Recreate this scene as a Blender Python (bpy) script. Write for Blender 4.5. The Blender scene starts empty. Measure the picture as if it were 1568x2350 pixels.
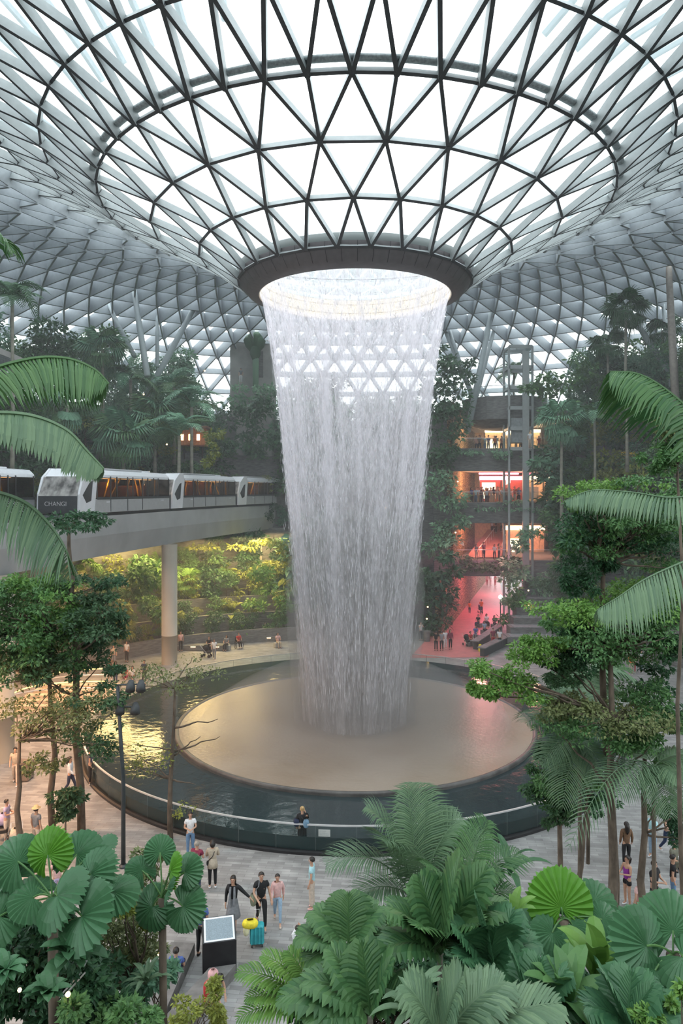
import bpy, math, random
import numpy as np
from mathutils import Vector, Matrix, Euler
PI = math.pi
C = bpy.context.scene.collection
SC = bpy.context.scene
# ------------------------------------------------------------------ camera, sky, exposure
F, CX, HY, CH = 1650.0, 784.0, 1125.0, 13.5       # focal px, centre column, horizon row, eye height
cam_d = bpy.data.cameras.new('camera'); cam = bpy.data.objects.new('camera', cam_d); C.objects.link(cam)
cam_d.sensor_fit = 'VERTICAL'; cam_d.sensor_height = 36; cam_d.lens = F/2350*36
cam_d.shift_y = -50/2350; cam_d.clip_end = 600; cam_d.clip_start = .05
cam.location = (0, 0, CH); cam.rotation_euler = (PI/2, 0, 0)
SC.camera = cam
SC.view_settings.view_transform = 'Standard'; SC.view_settings.look = 'None'
SC.view_settings.gamma = 1; SC.view_settings.use_curve_mapping = False
SC.view_settings.exposure = 0.0
wd = bpy.data.worlds.new('overcast_sky'); SC.world = wd; wd.use_nodes = True
nt = wd.node_tree; nt.nodes.clear()
wo = nt.nodes.new('ShaderNodeOutputWorld'); wb = nt.nodes.new('ShaderNodeBackground')
tc = nt.nodes.new('ShaderNodeTexCoord'); nz = nt.nodes.new('ShaderNodeTexNoise'); nz.inputs['Scale'].default_value = 1.6
rp = nt.nodes.new('ShaderNodeValToRGB')
rp.color_ramp.elements[0].position = .3; rp.color_ramp.elements[0].color = (.86, .93, 1, 1)
rp.color_ramp.elements[1].position = .7; rp.color_ramp.elements[1].color = (1, 1, 1, 1)
nt.links.new(tc.outputs['Generated'], nz.inputs['Vector']); nt.links.new(nz.outputs['Fac'], rp.inputs['Fac'])
nt.links.new(rp.outputs['Color'], wb.inputs['Color']); wb.inputs['Strength'].default_value = 3.9
nt.links.new(wb.outputs[0], wo.inputs['Surface'])
SC.cycles.adaptive_threshold = .03; SC.cycles.max_bounces = 6; SC.cycles.diffuse_bounces = 3; SC.cycles.glossy_bounces = 2
SC.cycles.transmission_bounces = 4; SC.cycles.transparent_max_bounces = 24; SC.cycles.volume_bounces = 0
SC.cycles.caustics_reflective = False; SC.cycles.caustics_refractive = False
SC.cycles.sample_clamp_indirect = 4.0

def W(px, py, Y):            # point of the photograph's frame at depth Y
    return Vector(((px-CX)*Y/F, Y, CH-(py-HY)*Y/F))
def G(px, py, z=0.0):        # the point where that ray meets height z
    Y = (CH-z)*F/(py-HY)
    return Vector(((px-CX)*Y/F, Y, z))
def add_light(name, kind, loc, energy, color, size=1.0, rot=(0,0,0), size_y=None):
    l = bpy.data.lights.new(name, kind); l.energy = energy; l.color = color
    if kind == 'AREA':
        l.size = size
        if size_y: l.shape = 'RECTANGLE'; l.size_y = size_y
    else: l.shadow_soft_size = size
    o = bpy.data.objects.new(name, l); C.objects.link(o); o.location = loc; o.rotation_euler = rot
    return o
WARM = (1, .72, .25); PINK = (1, .22, .34); AMB = (1, .62, .33)
# garden spots beneath the guideway (left) and shop lighting
for x, y, e in ((-16,60,900),(-12.5,66,1500),(-9,70,1500),(-6,76,1100),(-20,64,900)):
    add_light('garden_lamp', 'AREA', (x,y,8.9), e*.75, (1,.72,.28), 3.5)
for px, py, Y, e in ((60,1590,30,900),(-80,1700,24,800),(60,1440,42,1000),(230,1400,48,900)):
    add_light('shop_lamp', 'AREA', W(px,py,Y)+Vector((-2,0,2.5)), e, (1,.52,.25), 2.5)
# lights under the deck of each gallery floor in the canyon
for zz, e, c in ((4.0,1500,PINK),(9.2,1500,(1,.42,.30)),(14.6,1900,(1,.55,.32)),(20.0,1900,(1,.66,.38))):
    for q in (0,1): add_light('gallery_lamp', 'POINT', (15.2+q*6+(zz < 5)*.5, 78.5+q, zz), e*.55, c, .5)
add_light('path_lamp', 'AREA', (13.5, 68, 9), 420, PINK, 3)
add_light('path_lamp', 'AREA', (19.5, 92, 4.5), 420, PINK, 3)

# ------------------------------------------------------------------ helpers
def tag(o, label=None, cat=None, group=None, kind=None):
    if label: o['label'] = label
    if cat: o['category'] = cat
    if group: o['group'] = group
    if kind: o['kind'] = kind
    return o
def thing(name, label, cat, loc=(0,0,0), rz=0, group=None, scale=1):
    o = bpy.data.objects.new(name, None); C.objects.link(o); o.location = loc
    o.rotation_euler = (0,0,rz); o.scale = (scale,)*3; o.empty_display_size = .1
    return tag(o, label, cat, group)
def link(name, me, parent=None, mat=None, loc=None, rot=None, scale=None):
    o = bpy.data.objects.new(name, me); C.objects.link(o)
    if parent: o.parent = parent
    if mat is not None:
        if not me.materials: me.materials.append(mat)
        elif me.materials[0] is not mat:
            o.material_slots[0].link = 'OBJECT'; o.material_slots[0].material = mat
    if loc is not None: o.location = loc
    if rot is not None: o.rotation_euler = rot
    if scale is not None: o.scale = scale if hasattr(scale,'__len__') else (scale,)*3
    return o
def mesh(name, V, Fs, mat=None, smooth=False):
    me = bpy.data.meshes.new(name)
    if isinstance(V, np.ndarray): V = V.tolist()
    if isinstance(Fs, np.ndarray): Fs = Fs.tolist()
    me.from_pydata(V, [], Fs)
    if mat: me.materials.append(mat)
    if smooth: me.polygons.foreach_set('use_smooth', [True]*len(me.polygons))
    me.update(); return me
class MB:
    def __init__(s): s.V = []; s.F = []
    def add(s, V, Fs):
        n = len(s.V); s.V += [tuple(v) for v in V]; s.F += [tuple(i+n for i in f) for f in Fs]; return s
    def box(s, x0,x1,y0,y1,z0,z1):
        return s.add([(x0,y0,z0),(x1,y0,z0),(x1,y1,z0),(x0,y1,z0),(x0,y0,z1),(x1,y0,z1),(x1,y1,z1),(x0,y1,z1)],
            [(0,3,2,1),(4,5,6,7),(0,1,5,4),(1,2,6,5),(2,3,7,6),(3,0,4,7)])
    def bbox(s, x0,x1,y0,y1,z0,z1, b=.02):      # box with chamfered edges
        V = []; 
        for (z,i) in ((z0,b),(z0+b,0),(z1-b,0),(z1,b)):
            for (x,y) in ((x0+b,y0),(x1-b,y0),(x1,y0+b),(x1,y1-b),(x1-b,y1),(x0+b,y1),(x0,y1-b),(x0,y0+b)):
                V.append((min(max(x,x0+i),x1-i), min(max(y,y0+i),y1-i), z))
        Fs = [tuple(range(7,-1,-1)), tuple(range(24,32))]
        for r in range(3):
            for k in range(8): Fs.append((r*8+k, r*8+(k+1)%8, r*8+8+(k+1)%8, r*8+8+k))
        return s.add(V, Fs)
    def tube(s, pts, rad, n=8, cap=True):
        pts = [Vector(p) for p in pts]
        rad = rad if hasattr(rad,'__len__') else [rad]*len(pts)
        V = []; Fs = []; up = None
        for i, p in enumerate(pts):
            t = (pts[min(i+1,len(pts)-1)]-pts[max(i-1,0)]).normalized()
            if up is None: up = Vector((0,0,1)) if abs(t.z) < .9 else Vector((1,0,0))
            a = t.cross(up); 
            if a.length < 1e-4: a = t.orthogonal()
            a.normalize(); b = a.cross(t).normalized(); up = b
            for k in range(n):
                q = 2*PI*k/n; V.append(p+(a*math.cos(q)+b*math.sin(q))*rad[i])
        for i in range(len(pts)-1):
            for k in range(n): Fs.append((i*n+k, i*n+(k+1)%n, (i+1)*n+(k+1)%n, (i+1)*n+k))
        if cap: Fs.append(tuple(range(n-1,-1,-1))); Fs.append(tuple((len(pts)-1)*n+k for k in range(n)))
        return s.add(V, Fs)
    def lathe(s, prof, n=24, c=(0,0), a0=0, a1=2*PI, cap=False):
        full = abs(a1-a0-2*PI) < 1e-6; m = n if full else n+1; V = []; Fs = []
        for r, z in prof:
            for k in range(m):
                q = a0+(a1-a0)*k/n; V.append((c[0]+r*math.cos(q), c[1]+r*math.sin(q), z))
        for i in range(len(prof)-1):
            for k in range(n):
                k2 = (k+1) % m; Fs.append((i*m+k, i*m+k2, (i+1)*m+k2, (i+1)*m+k))
        if cap: Fs.append(tuple(range(m-1,-1,-1))); Fs.append(tuple((len(prof)-1)*m+k for k in range(m)))
        return s.add(V, Fs)
    def prism(s, outline, y0, y1, axis='y'):    # outline (a,b) extruded along axis
        n = len(outline); V = []
        for y in (y0,y1):
            for a,b in outline: V.append({'y':(a,y,b),'x':(y,a,b),'z':(a,b,y)}[axis])
        return s.add(V, [tuple(range(n)), tuple(range(2*n-1,n-1,-1))]+[(k,(k+1)%n,n+(k+1)%n,n+k) for k in range(n)])
    def me(s, name, mat=None, smooth=False): return mesh(name, s.V, s.F, mat, smooth)
    def ob(s, name, mat, parent=None, smooth=False, loc=None, rot=None):
        return link(name, s.me(name, mat, smooth), parent, None, loc, rot)
def struct(name, mb, mat, parent=None, smooth=False):
    o = mb.ob(name, mat, parent, smooth)
    if parent is None: o['kind'] = 'structure'
    return o

# ------------------------------------------------------------------ materials
def newmat(name):
    m = bpy.data.materials.new(name); m.use_nodes = True; n = m.node_tree; n.nodes.clear()
    return m, n, n.nodes.new('ShaderNodeOutputMaterial')
def _noise_col(n, c1, c2, scale, stretch=(1,1,1), detail=4, lo=.35, hi=.65):
    t = n.nodes.new('ShaderNodeTexCoord'); mp = n.nodes.new('ShaderNodeMapping'); mp.inputs['Scale'].default_value = stretch
    z = n.nodes.new('ShaderNodeTexNoise'); z.inputs['Scale'].default_value = scale; z.inputs['Detail'].default_value = detail
    r = n.nodes.new('ShaderNodeValToRGB'); e = r.color_ramp.elements
    e[0].position = lo; e[1].position = hi; e[0].color = (*c1,1); e[1].color = (*c2,1)
    n.links.new(t.outputs['Object'], mp.inputs['Vector']); n.links.new(mp.outputs[0], z.inputs['Vector']); n.links.new(z.outputs['Fac'], r.inputs['Fac'])
    return r, z, mp
def M(name, col, rough=.6, var=.18, scale=4, metal=0, stretch=(1,1,1), bump=0, emit=None, es=0, spec=.5, coat=0):
    m, n, out = newmat(name); b = n.nodes.new('ShaderNodeBsdfPrincipled')
    c1 = tuple(c*(1-var) for c in col); c2 = tuple(min(1,c*(1+var)) for c in col)
    r, z, mp = _noise_col(n, c1, c2, scale, stretch)
    n.links.new(r.outputs['Color'], b.inputs['Base Color'])
    b.inputs['Roughness'].default_value = rough; b.inputs['Metallic'].default_value = metal
    b.inputs['Specular IOR Level'].default_value = spec; b.inputs['Coat Weight'].default_value = coat
    if emit: b.inputs['Emission Color'].default_value = (*emit,1); b.inputs['Emission Strength'].default_value = es
    if bump:
        bp = n.nodes.new('ShaderNodeBump'); bp.inputs['Strength'].default_value = bump; bp.inputs['Distance'].default_value = .05
        n.links.new(z.outputs['Fac'], bp.inputs['Height']); n.links.new(bp.outputs[0], b.inputs['Normal'])
    n.links.new(b.outputs[0], out.inputs['Surface']); return m
def leafmat(name, c1, c2, rough=.45, tr=.22, spec=.4):
    m, n, out = newmat(name); b = n.nodes.new('ShaderNodeBsdfPrincipled'); g = n.nodes.new('ShaderNodeNewGeometry')
    oi = n.nodes.new('ShaderNodeObjectInfo'); mx = n.nodes.new('ShaderNodeMix'); mx.data_type = 'RGBA'
    ad = n.nodes.new('ShaderNodeMath'); ad.operation = 'MULTIPLY_ADD'; ad.inputs[1].default_value = .7
    a2 = n.nodes.new('ShaderNodeMath'); a2.operation = 'MULTIPLY'; a2.inputs[1].default_value = .3
    n.links.new(oi.outputs['Random'], a2.inputs[0]); n.links.new(g.outputs['Random Per Island'], ad.inputs[0]); n.links.new(a2.outputs[0], ad.inputs[2])
    n.links.new(ad.outputs[0], mx.inputs[0]); mx.inputs[6].default_value = (*c1,1); mx.inputs[7].default_value = (*c2,1)
    n.links.new(mx.outputs[2], b.inputs['Base Color']); b.inputs['Roughness'].default_value = rough
    b.inputs['Specular IOR Level'].default_value = spec
    t = n.nodes.new('ShaderNodeBsdfTranslucent'); n.links.new(mx.outputs[2], t.inputs['Color'])
    s = n.nodes.new('ShaderNodeMixShader'); s.inputs[0].default_value = tr
    n.links.new(b.outputs[0], s.inputs[1]); n.links.new(t.outputs[0], s.inputs[2]); n.links.new(s.outputs[0], out.inputs['Surface'])
    return m
def glassmat(name, tint, gloss=.0, rough=.02, ior=1.45):
    m, n, out = newmat(name); t = n.nodes.new('ShaderNodeBsdfTransparent'); t.inputs[0].default_value = (*tint,1)
    g = n.nodes.new('ShaderNodeBsdfGlossy'); g.inputs['Roughness'].default_value = rough
    lw = n.nodes.new('ShaderNodeLayerWeight'); lw.inputs['Blend'].default_value = .5; pw_ = n.nodes.new('ShaderNodeMath'); pw_.operation = 'POWER'; pw_.inputs[1].default_value = 5
    f = n.nodes.new('ShaderNodeMath'); f.operation = 'MULTIPLY_ADD'; f0 = ((ior-1)/(ior+1))**2; f.inputs[1].default_value = min(1, 6*(ior-1))*.6; f.inputs[2].default_value = f0     # thin pane: same reflectance from both sides
    n.links.new(lw.outputs['Facing'], pw_.inputs[0]); n.links.new(pw_.outputs[0], f.inputs[0])
    z = n.nodes.new('ShaderNodeTexNoise'); z.inputs['Scale'].default_value = 3
    bp = n.nodes.new('ShaderNodeBump'); bp.inputs['Strength'].default_value = .02; n.links.new(z.outputs['Fac'], bp.inputs['Height']); n.links.new(bp.outputs[0], g.inputs['Normal'])
    s = n.nodes.new('ShaderNodeMixShader'); n.links.new(f.outputs[0], s.inputs[0]); n.links.new(t.outputs[0], s.inputs[1]); n.links.new(g.outputs[0], s.inputs[2])
    n.links.new(s.outputs[0], out.inputs['Surface']); return m
def emat(name, col, s):
    m, n, out = newmat(name); e = n.nodes.new('ShaderNodeEmission'); e.inputs[0].default_value = (*col,1); e.inputs[1].default_value = s
    n.links.new(e.outputs[0], out.inputs['Surface']); return m
mt = {}
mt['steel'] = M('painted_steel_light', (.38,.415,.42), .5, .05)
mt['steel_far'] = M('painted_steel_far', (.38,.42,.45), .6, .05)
mt['soffit'] = M('dark_paint_soffit_shade', (.06,.065,.07), .6, .1)  # underside shade of the beams put into the colour; also dark fittings
mt['soffit_far'] = M('grey_soffit_shade', (.24,.26,.27), .6, .1)  # softer painted shade for the undersides of the far beams
mt['ring'] = M('dark_bronze_cladding', (.125,.115,.12), .55, .08)
mt['ringin'] = M('pale_ring_cladding', (.75,.66,.52), .6, .1)
mt['gutter'] = M('grey_gutter', (.30,.34,.35), .5, .25, 9)
mt['pipe'] = M('blue_grey_blind', (.40,.46,.50), .5, .1)
mt['concrete'] = M('grey_concrete', (.42,.41,.39), .8, .12, 1.3)
mt['concd'] = M('dark_stone_cladding', (.17,.17,.165), .75, .3, 2, stretch=(1,1,5))
mt['white'] = M('white_paint', (.78,.80,.84), .25, .03, coat=.3)
mt['train_dark'] = M('train_dark_panel', (.05,.055,.06), .3, .1)
mt['train_grey'] = M('train_lower_grey', (.42,.43,.44), .4, .05)
mt['black'] = M('black_metal', (.015,.015,.017), .4, .2)
mt['pole'] = M('dark_green_post_paint', (.035,.045,.05), .45, .2)
mt['bark'] = M('brown_bark', (.13,.10,.075), .9, .35, 6, stretch=(1,1,.4), bump=.4)
mt['barkp'] = M('pale_palm_trunk', (.27,.26,.21), .9, .3, 3, stretch=(.5,.5,6))
mt['soil'] = M('dark_planting_soil', (.035,.04,.025), .95, .5, 2, bump=.5)
mt['trainglass'] = glassmat('tinted_train_window', (.46,.43,.40), rough=.03, ior=1.15)
mt['roofglass'] = glassmat('roof_glass', (.95,.985,.98), rough=.02, ior=1.12)
_m = mt['roofglass']; _n = _m.node_tree; _o = [x for x in _n.nodes if x.type == 'OUTPUT_MATERIAL'][0]; _s = _o.inputs[0].links[0].from_node
_t = _n.nodes.new('ShaderNodeBsdfTranslucent'); _t.inputs[0].default_value = (.86,.97,.95,1); _d = _n.nodes.new('ShaderNodeBsdfDiffuse'); _d.inputs[0].default_value = (.86,.97,.95,1)
_a = _n.nodes.new('ShaderNodeMixShader'); _b = _n.nodes.new('ShaderNodeMixShader'); _b.inputs[0].default_value = .26
_n.links.new(_t.outputs[0], _a.inputs[1]); _n.links.new(_d.outputs[0], _a.inputs[2]); _n.links.new(_s.outputs[0], _b.inputs[1]); _n.links.new(_a.outputs[0], _b.inputs[2]); _n.links.new(_b.outputs[0], _o.inputs[0])
mt['glass'] = glassmat('clear_guard_glass', (.90,.94,.93), rough=.02, ior=1.2)
mt['rail'] = M('brushed_steel_rail', (.75,.75,.76), .3, .05, metal=.6)
mt['wood'] = M('warm_timber_deck', (.30,.20,.12), .6, .25, 3, stretch=(1,8,1))
mt['shopwall'] = M('warm_shop_wall', (.75,.55,.35), .6, .15)
mt['shopceil'] = M('shop_ceiling', (.8,.7,.6), .6, .1)
mt['redwall'] = M('red_wall', (.5,.06,.05), .5, .15)
mt['path'] = M('path_pink_light_tint', (.50,.19,.18), .45, .12, 1.5)  # pink lamp glow mixed into the base colour of path and ramp
mt['leaf_dark'] = leafmat('dark_green_leaf', (0.028,0.085,0.044), (0.078,0.194,0.078))
mt['leaf_mid'] = leafmat('mid_green_leaf', (0.051,0.145,0.051), (0.160,0.319,0.102))
mt['leaf_bright'] = leafmat('bright_green_leaf', (0.075,0.213,0.044), (0.237,0.413,0.088))
mt['leaf_olive'] = leafmat('olive_green_leaf', (0.084,0.120,0.048), (0.288,0.324,0.132))
mt['leaf_yellow'] = leafmat('yellow_green_leaf', (.12,.16,.03), (.34,.38,.07))
mt['leaf_blue'] = leafmat('blue_green_leaf', (0.078,0.211,0.133), (0.221,0.420,0.255))
mt['leaf_deep'] = leafmat('deep_green_leaf', (.03,.085,.038), (.09,.18,.075))
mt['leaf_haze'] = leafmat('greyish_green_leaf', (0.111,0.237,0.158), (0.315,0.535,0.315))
mt['palm'] = leafmat('palm_green_leaf', (.04,.12,.045), (.12,.24,.085), .4)
mt['palm_pale'] = leafmat('pale_palm_leaf', (.09,.17,.10), (.20,.31,.17), .45)
mt['fan'] = leafmat('fan_leaf_green', (.035,.12,.055), (.09,.22,.10), .4, .2)
mt['fan_new'] = leafmat('fresh_fan_leaf', (.07,.22,.02), (.14,.36,.04), .4, .3)
mt['red_leaf'] = leafmat('red_bract', (.45,.02,.02), (.6,.05,.03))
mt['twig'] = M('grey_twig', (.20,.17,.12), .9, .3)
mt['lamp_warm'] = emat('warm_lamp_glow', (1,.6,.22), 14)
mt['lamp_white'] = emat('white_lamp_glow', (1,.9,.8), 20)
mt['lamp_pink'] = emat('pink_lamp_glow', (1,.2,.3), 12)
mt['strip'] = emat('warm_strip_glow', (1,.66,.2), 3.5)
mt['shoplight'] = emat('shop_light_panel', (1,.78,.5), 3.0)

def stone_floor():
    m, n, out = newmat('grey_granite_pavers'); b = n.nodes.new('ShaderNodeBsdfPrincipled')
    t = n.nodes.new('ShaderNodeTexCoord'); br = n.nodes.new('ShaderNodeTexBrick'); mp = n.nodes.new('ShaderNodeMapping')
    mp.inputs['Rotation'].default_value = (0,0,.1)
    n.links.new(t.outputs['Object'], mp.inputs['Vector']); n.links.new(mp.outputs[0], br.inputs['Vector'])
    br.inputs['Scale'].default_value = 1.0; br.inputs['Brick Width'].default_value = .62; br.inputs['Row Height'].default_value = .16
    br.inputs['Mortar Size'].default_value = .006; br.inputs['Color1'].default_value = (.21,.20,.195,1); br.inputs['Color2'].default_value = (.34,.33,.315,1)
    br.inputs['Mortar'].default_value = (.18,.17,.16,1); br.inputs['Bias'].default_value = .1
    z = n.nodes.new('ShaderNodeTexNoise'); z.inputs['Scale'].default_value = 1.2; z.inputs['Detail'].default_value = 6
    mx = n.nodes.new('ShaderNodeMix'); mx.data_type = 'RGBA'; mx.blend_type = 'OVERLAY'; mx.inputs[0].default_value = .55
    n.links.new(t.outputs['Object'], z.inputs['Vector']); n.links.new(br.outputs['Color'], mx.inputs[6]); n.links.new(z.outputs['Fac'], mx.inputs[7])
    hs = n.nodes.new('ShaderNodeHueSaturation'); hs.inputs['Saturation'].default_value = .45; n.links.new(mx.outputs[2], hs.inputs['Color'])
    n.links.new(hs.outputs[0], b.inputs['Base Color']); b.inputs['Roughness'].default_value = .55
    n.links.new(b.outputs[0], out.inputs['Surface']); return m
mt['floor'] = stone_floor()
def stack_stone(c1, c2, sc=2.2):
    m, n, out = newmat('stacked_golden_stone'); b = n.nodes.new('ShaderNodeBsdfPrincipled')
    t = n.nodes.new('ShaderNodeTexCoord'); v = n.nodes.new('ShaderNodeTexVoronoi'); v.inputs['Scale'].default_value = sc
    mp = n.nodes.new('ShaderNodeMapping'); mp.inputs['Scale'].default_value = (1,1,2); n.links.new(t.outputs['Object'], mp.inputs[0]); n.links.new(mp.outputs[0], v.inputs['Vector'])
    r = n.nodes.new('ShaderNodeValToRGB'); r.color_ramp.elements[0].color = (*c2,1); r.color_ramp.elements[1].color = (*c1,1); r.color_ramp.elements[0].position = .1; r.color_ramp.elements[1].position = .6
    n.links.new(v.outputs['Distance'], r.inputs[0]); n.links.new(r.outputs[0], b.inputs['Base Color']); b.inputs['Roughness'].default_value = .9
    bp = n.nodes.new('ShaderNodeBump'); bp.inputs['Distance'].default_value = .2; bp.invert = True; n.links.new(v.outputs['Distance'], bp.inputs['Height']); n.links.new(bp.outputs[0], b.inputs['Normal'])
    n.links.new(b.outputs[0], out.inputs['Surface']); return m
mt['stone'] = stack_stone((.10,.055,.03), (.62,.42,.2), 3.2)
def water_mat(name, col, rough, bump, sc, spec=.5, c2=None):
    m, n, out = newmat(name); b = n.nodes.new('ShaderNodeBsdfPrincipled')
    r, z0, mp0 = _noise_col(n, col, c2 or tuple(c*1.3 for c in col), .25, lo=.3, hi=.7); n.links.new(r.outputs[0], b.inputs['Base Color'])
    b.inputs['Roughness'].default_value = rough; b.inputs['Specular IOR Level'].default_value = spec; b.inputs['IOR'].default_value = 1.33
    t = n.nodes.new('ShaderNodeTexCoord'); z = n.nodes.new('ShaderNodeTexNoise'); z.inputs['Scale'].default_value = sc; z.inputs['Detail'].default_value = 5
    bp = n.nodes.new('ShaderNodeBump'); bp.inputs['Strength'].default_value = bump; bp.inputs['Distance'].default_value = .03
    n.links.new(t.outputs['Object'], z.inputs['Vector']); n.links.new(z.outputs['Fac'], bp.inputs['Height']); n.links.new(bp.outputs[0], b.inputs['Normal'])
    n.links.new(b.outputs[0], out.inputs['Surface']); return m
mt['darkwater'] = water_mat('dark_pool_water', (.022,.036,.040), .05, .5, 2.2, 1.0)
mt['tanwater'] = water_mat('shallow_pool_water', (.27,.21,.155), .2, .5, 5.0, .5, (.34,.285,.235))

# ------------------------------------------------------------------ roof: ring, funnel, lattice
OX, OY = .75, 40.0
PR = [6.3,8.4,10.9,13.5,16.1,18.8,21.6,24.5,27.5,30.6,33.8,37,40.2,43.4,46.6,49.8,53,56.2,59.4,62.6,65.8]
PZ = [25.1,26.55,27.85,29.08,30.9,32.2,33.2,33.9,34.2,34.2,33.9,33.3,32.4,31.3,29.9,28.2,26.2,23.8,21,17.8,14]
CNT = [26,26,26,52,52,52,52,52]+[104]*13
BASE = math.radians(5.4)
FD = [.4,.4,.4,.4,.45,.6,1.0,1.4,1.6,1.7,1.75,1.75,1.6,1.35,1.0,.85,.8,.7,.7,.7,.7]
def rowang(i):
    n = CNT[i]; off = 0
    if i == 0: off = 0
    elif i == 1: off = -.5
    elif i == 2: off = 0
    elif i == 3: off = 0
    elif i <= 7: off = .5 if (i-3) % 2 else 0
    elif i == 8: off = 0
    else: off = .5 if (i-8) % 2 else 0
    return [BASE+(j+off)*2*PI/n for j in range(n)]
def rp_(a, r, z): return Vector((OX+r*math.sin(a), OY-r*math.cos(a), z))
rows = [[rp_(a, PR[i], PZ[i]) for a in rowang(i)] for i in range(len(PR))]
def rnorm(i):
    i0, i1 = max(i-1,0), min(i+1,len(PR)-1); return (PZ[i1]-PZ[i0])/(PR[i1]-PR[i0])
def nrm(p, i):   # inward (downward) normal
    d = Vector((p.x-OX, p.y-OY, 0)).normalized(); s = rnorm(i); return Vector((d.x*s, d.y*s, -1)).normalized()
def keep(p): return p.y > -14 and p.z > 0
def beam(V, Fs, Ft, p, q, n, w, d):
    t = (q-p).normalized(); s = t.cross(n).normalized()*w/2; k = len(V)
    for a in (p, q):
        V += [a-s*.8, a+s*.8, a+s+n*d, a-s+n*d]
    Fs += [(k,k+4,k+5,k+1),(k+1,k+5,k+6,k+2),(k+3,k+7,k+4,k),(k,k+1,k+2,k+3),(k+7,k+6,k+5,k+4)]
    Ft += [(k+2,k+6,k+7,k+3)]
glassV = []; glassF = []
ceil = MB(); gidx = {}
def tri(a, b, c):
    for p in (a,b,c):
        if not keep(p): return
    k = len(glassV); glassV.extend([a,b,c]); glassF.append((k,k+1,k+2))
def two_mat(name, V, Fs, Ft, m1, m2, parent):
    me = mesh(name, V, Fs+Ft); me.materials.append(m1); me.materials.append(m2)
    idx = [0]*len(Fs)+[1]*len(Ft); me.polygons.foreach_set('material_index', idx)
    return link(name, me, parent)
diagV, diagF, diagT = [], [], []; farV, farF, farT = [], [], []
hoops = []; pipeMB = MB()
for i in range(len(PR)-1):
    n = CNT[i]; n2 = CNT[i+1]; A = rows[i]; B = rows[i+1]; near = PR[i] < 21
    w, d = (.15,.34) if PR[i] < 13 else ((.17,.44) if PR[i] < 21 else (.15,FD[i]))
    tgt = (diagV,diagF,diagT) if near else (farV,farF,farT)
    pairs = []
    if n2 == 2*n:
        off = 0
        for j in range(n):
            b0 = 2*j; pairs += [(j,(b0-1)%n2),(j,b0%n2),(j,(b0+1)%n2)]
            tri(A[j],B[(b0-1)%n2],B[b0%n2]); tri(A[j],B[b0%n2],B[(b0+1)%n2]); tri(A[j],B[(b0+1)%n2],A[(j+1)%n])
    else:
        oa = rowang(i)[0]; ob = rowang(i+1)[0]; right = ob > oa    # B[0] lies half a step to the right of A[0]
        for j in range(n):
            j1, j2 = (j, (j-1)%n) if right else ((j+1)%n, j)
            pairs += [(j,j1),(j,j2)]; tri(A[j],B[j2],B[j1]); tri(A[j],B[j1],A[(j+1)%n])
    for a, b in pairs:
        if keep(A[a]) and keep(B[b]): beam(*tgt, A[a], B[b], (nrm(A[a],i)+nrm(B[b],i+1)).normalized(), w, d)
    # outer blinds along one diagonal family beyond the gutter
    if 3 <= i <= 5:
        for a, b in pairs[::2]:
            p, q = A[a], B[b]
            if keep(p) and keep(q) and abs(p.x-OX) > 5 and p.y < 46:
                up = -nrm(p,i)*.75; s0 = .55 if i == 3 else 0
                pipeMB.tube([p.lerp(q,s0)+up, q+up], .16, 6)
for i in range(len(PR)):
    V, Fs, Ft = [], [], []; R = rows[i]; n = len(R)
    w, d = (.14,.30) if PR[i] < 21 else (.14,FD[i]*.9)
    for j in range(n):
        p, q = R[j], R[(j+1)%n]
        if keep(p) and keep(q): beam(V, Fs, Ft, p, q, nrm(p,i), w, d)
    hoops.append((V, Fs, Ft))
roof = mesh('ceiling', glassV, glassF, mt['roofglass']); roof = link('ceiling', roof); roof['kind'] = 'structure'
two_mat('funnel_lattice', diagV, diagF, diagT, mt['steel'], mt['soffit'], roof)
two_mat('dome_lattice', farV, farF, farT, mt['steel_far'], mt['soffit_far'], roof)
for i, h in enumerate(hoops):
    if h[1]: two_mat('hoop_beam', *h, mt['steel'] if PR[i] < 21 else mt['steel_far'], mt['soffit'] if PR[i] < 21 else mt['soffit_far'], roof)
pipeMB.ob('blind_roll', mt['pipe'], roof)
nd = MB()                                       # bolts at the nodes of the funnel
for i in range(1,6):
    for p in rows[i]:
        if p.y < 46 and keep(p):
            n_ = nrm(p,i); nd.tube([p+n_*.05, p+n_*(.46 if i > 3 else .38)], .13, 8)
nd.ob('node_hub', mt['soffit'], roof)
MB().lathe([(13.62,29.22),(13.63,29.33),(13.78,29.38),(13.95,29.35),(13.95,29.24),(13.8,29.18),(13.62,29.22)], 120, (OX,OY)).ob('gutter', mt['gutter'], roof, True)
ring = MB().lathe([(6.42,25.2),(6.42,24.95),(6.28,24.75),(5.95,24.35),(5.32,24.2)], 120, (OX,OY))
ring.lathe([(6.42,25.2),(6.1,25.3),(5.32,25.45)], 120, (OX,OY))
ring = ring.ob('oculus_ring', mt['ring'], None, True)
tag(ring, 'dark bronze ring round the mouth of the glass funnel, where the water starts', 'roof ring')
MB().lathe([(5.32,24.2),(5.27,24.22),(5.27,24.55),(5.3,24.57),(5.3,24.62),(5.27,24.64),(5.27,25.1),(5.3,25.12),(5.3,25.16),(5.27,25.18),(5.27,25.45)], 120, (OX,OY)).ob('inner_lining', mt['ringin'], ring)
for k in range(52):
    sm = MB()
    a = 2*PI*k/52; c, s = math.cos(a), math.sin(a)
    sm.add([(OX+c*r-s*o, OY+s*r+c*o, z) for r, z in ((6.44,25.19),(6.44,24.95),(6.30,24.74),(5.97,24.34)) for o in (-.012,.012)], [(0,1,3,2),(2,3,5,4),(4,5,7,6)])
    sm.ob('panel_seam', mt['black'], ring)
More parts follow.
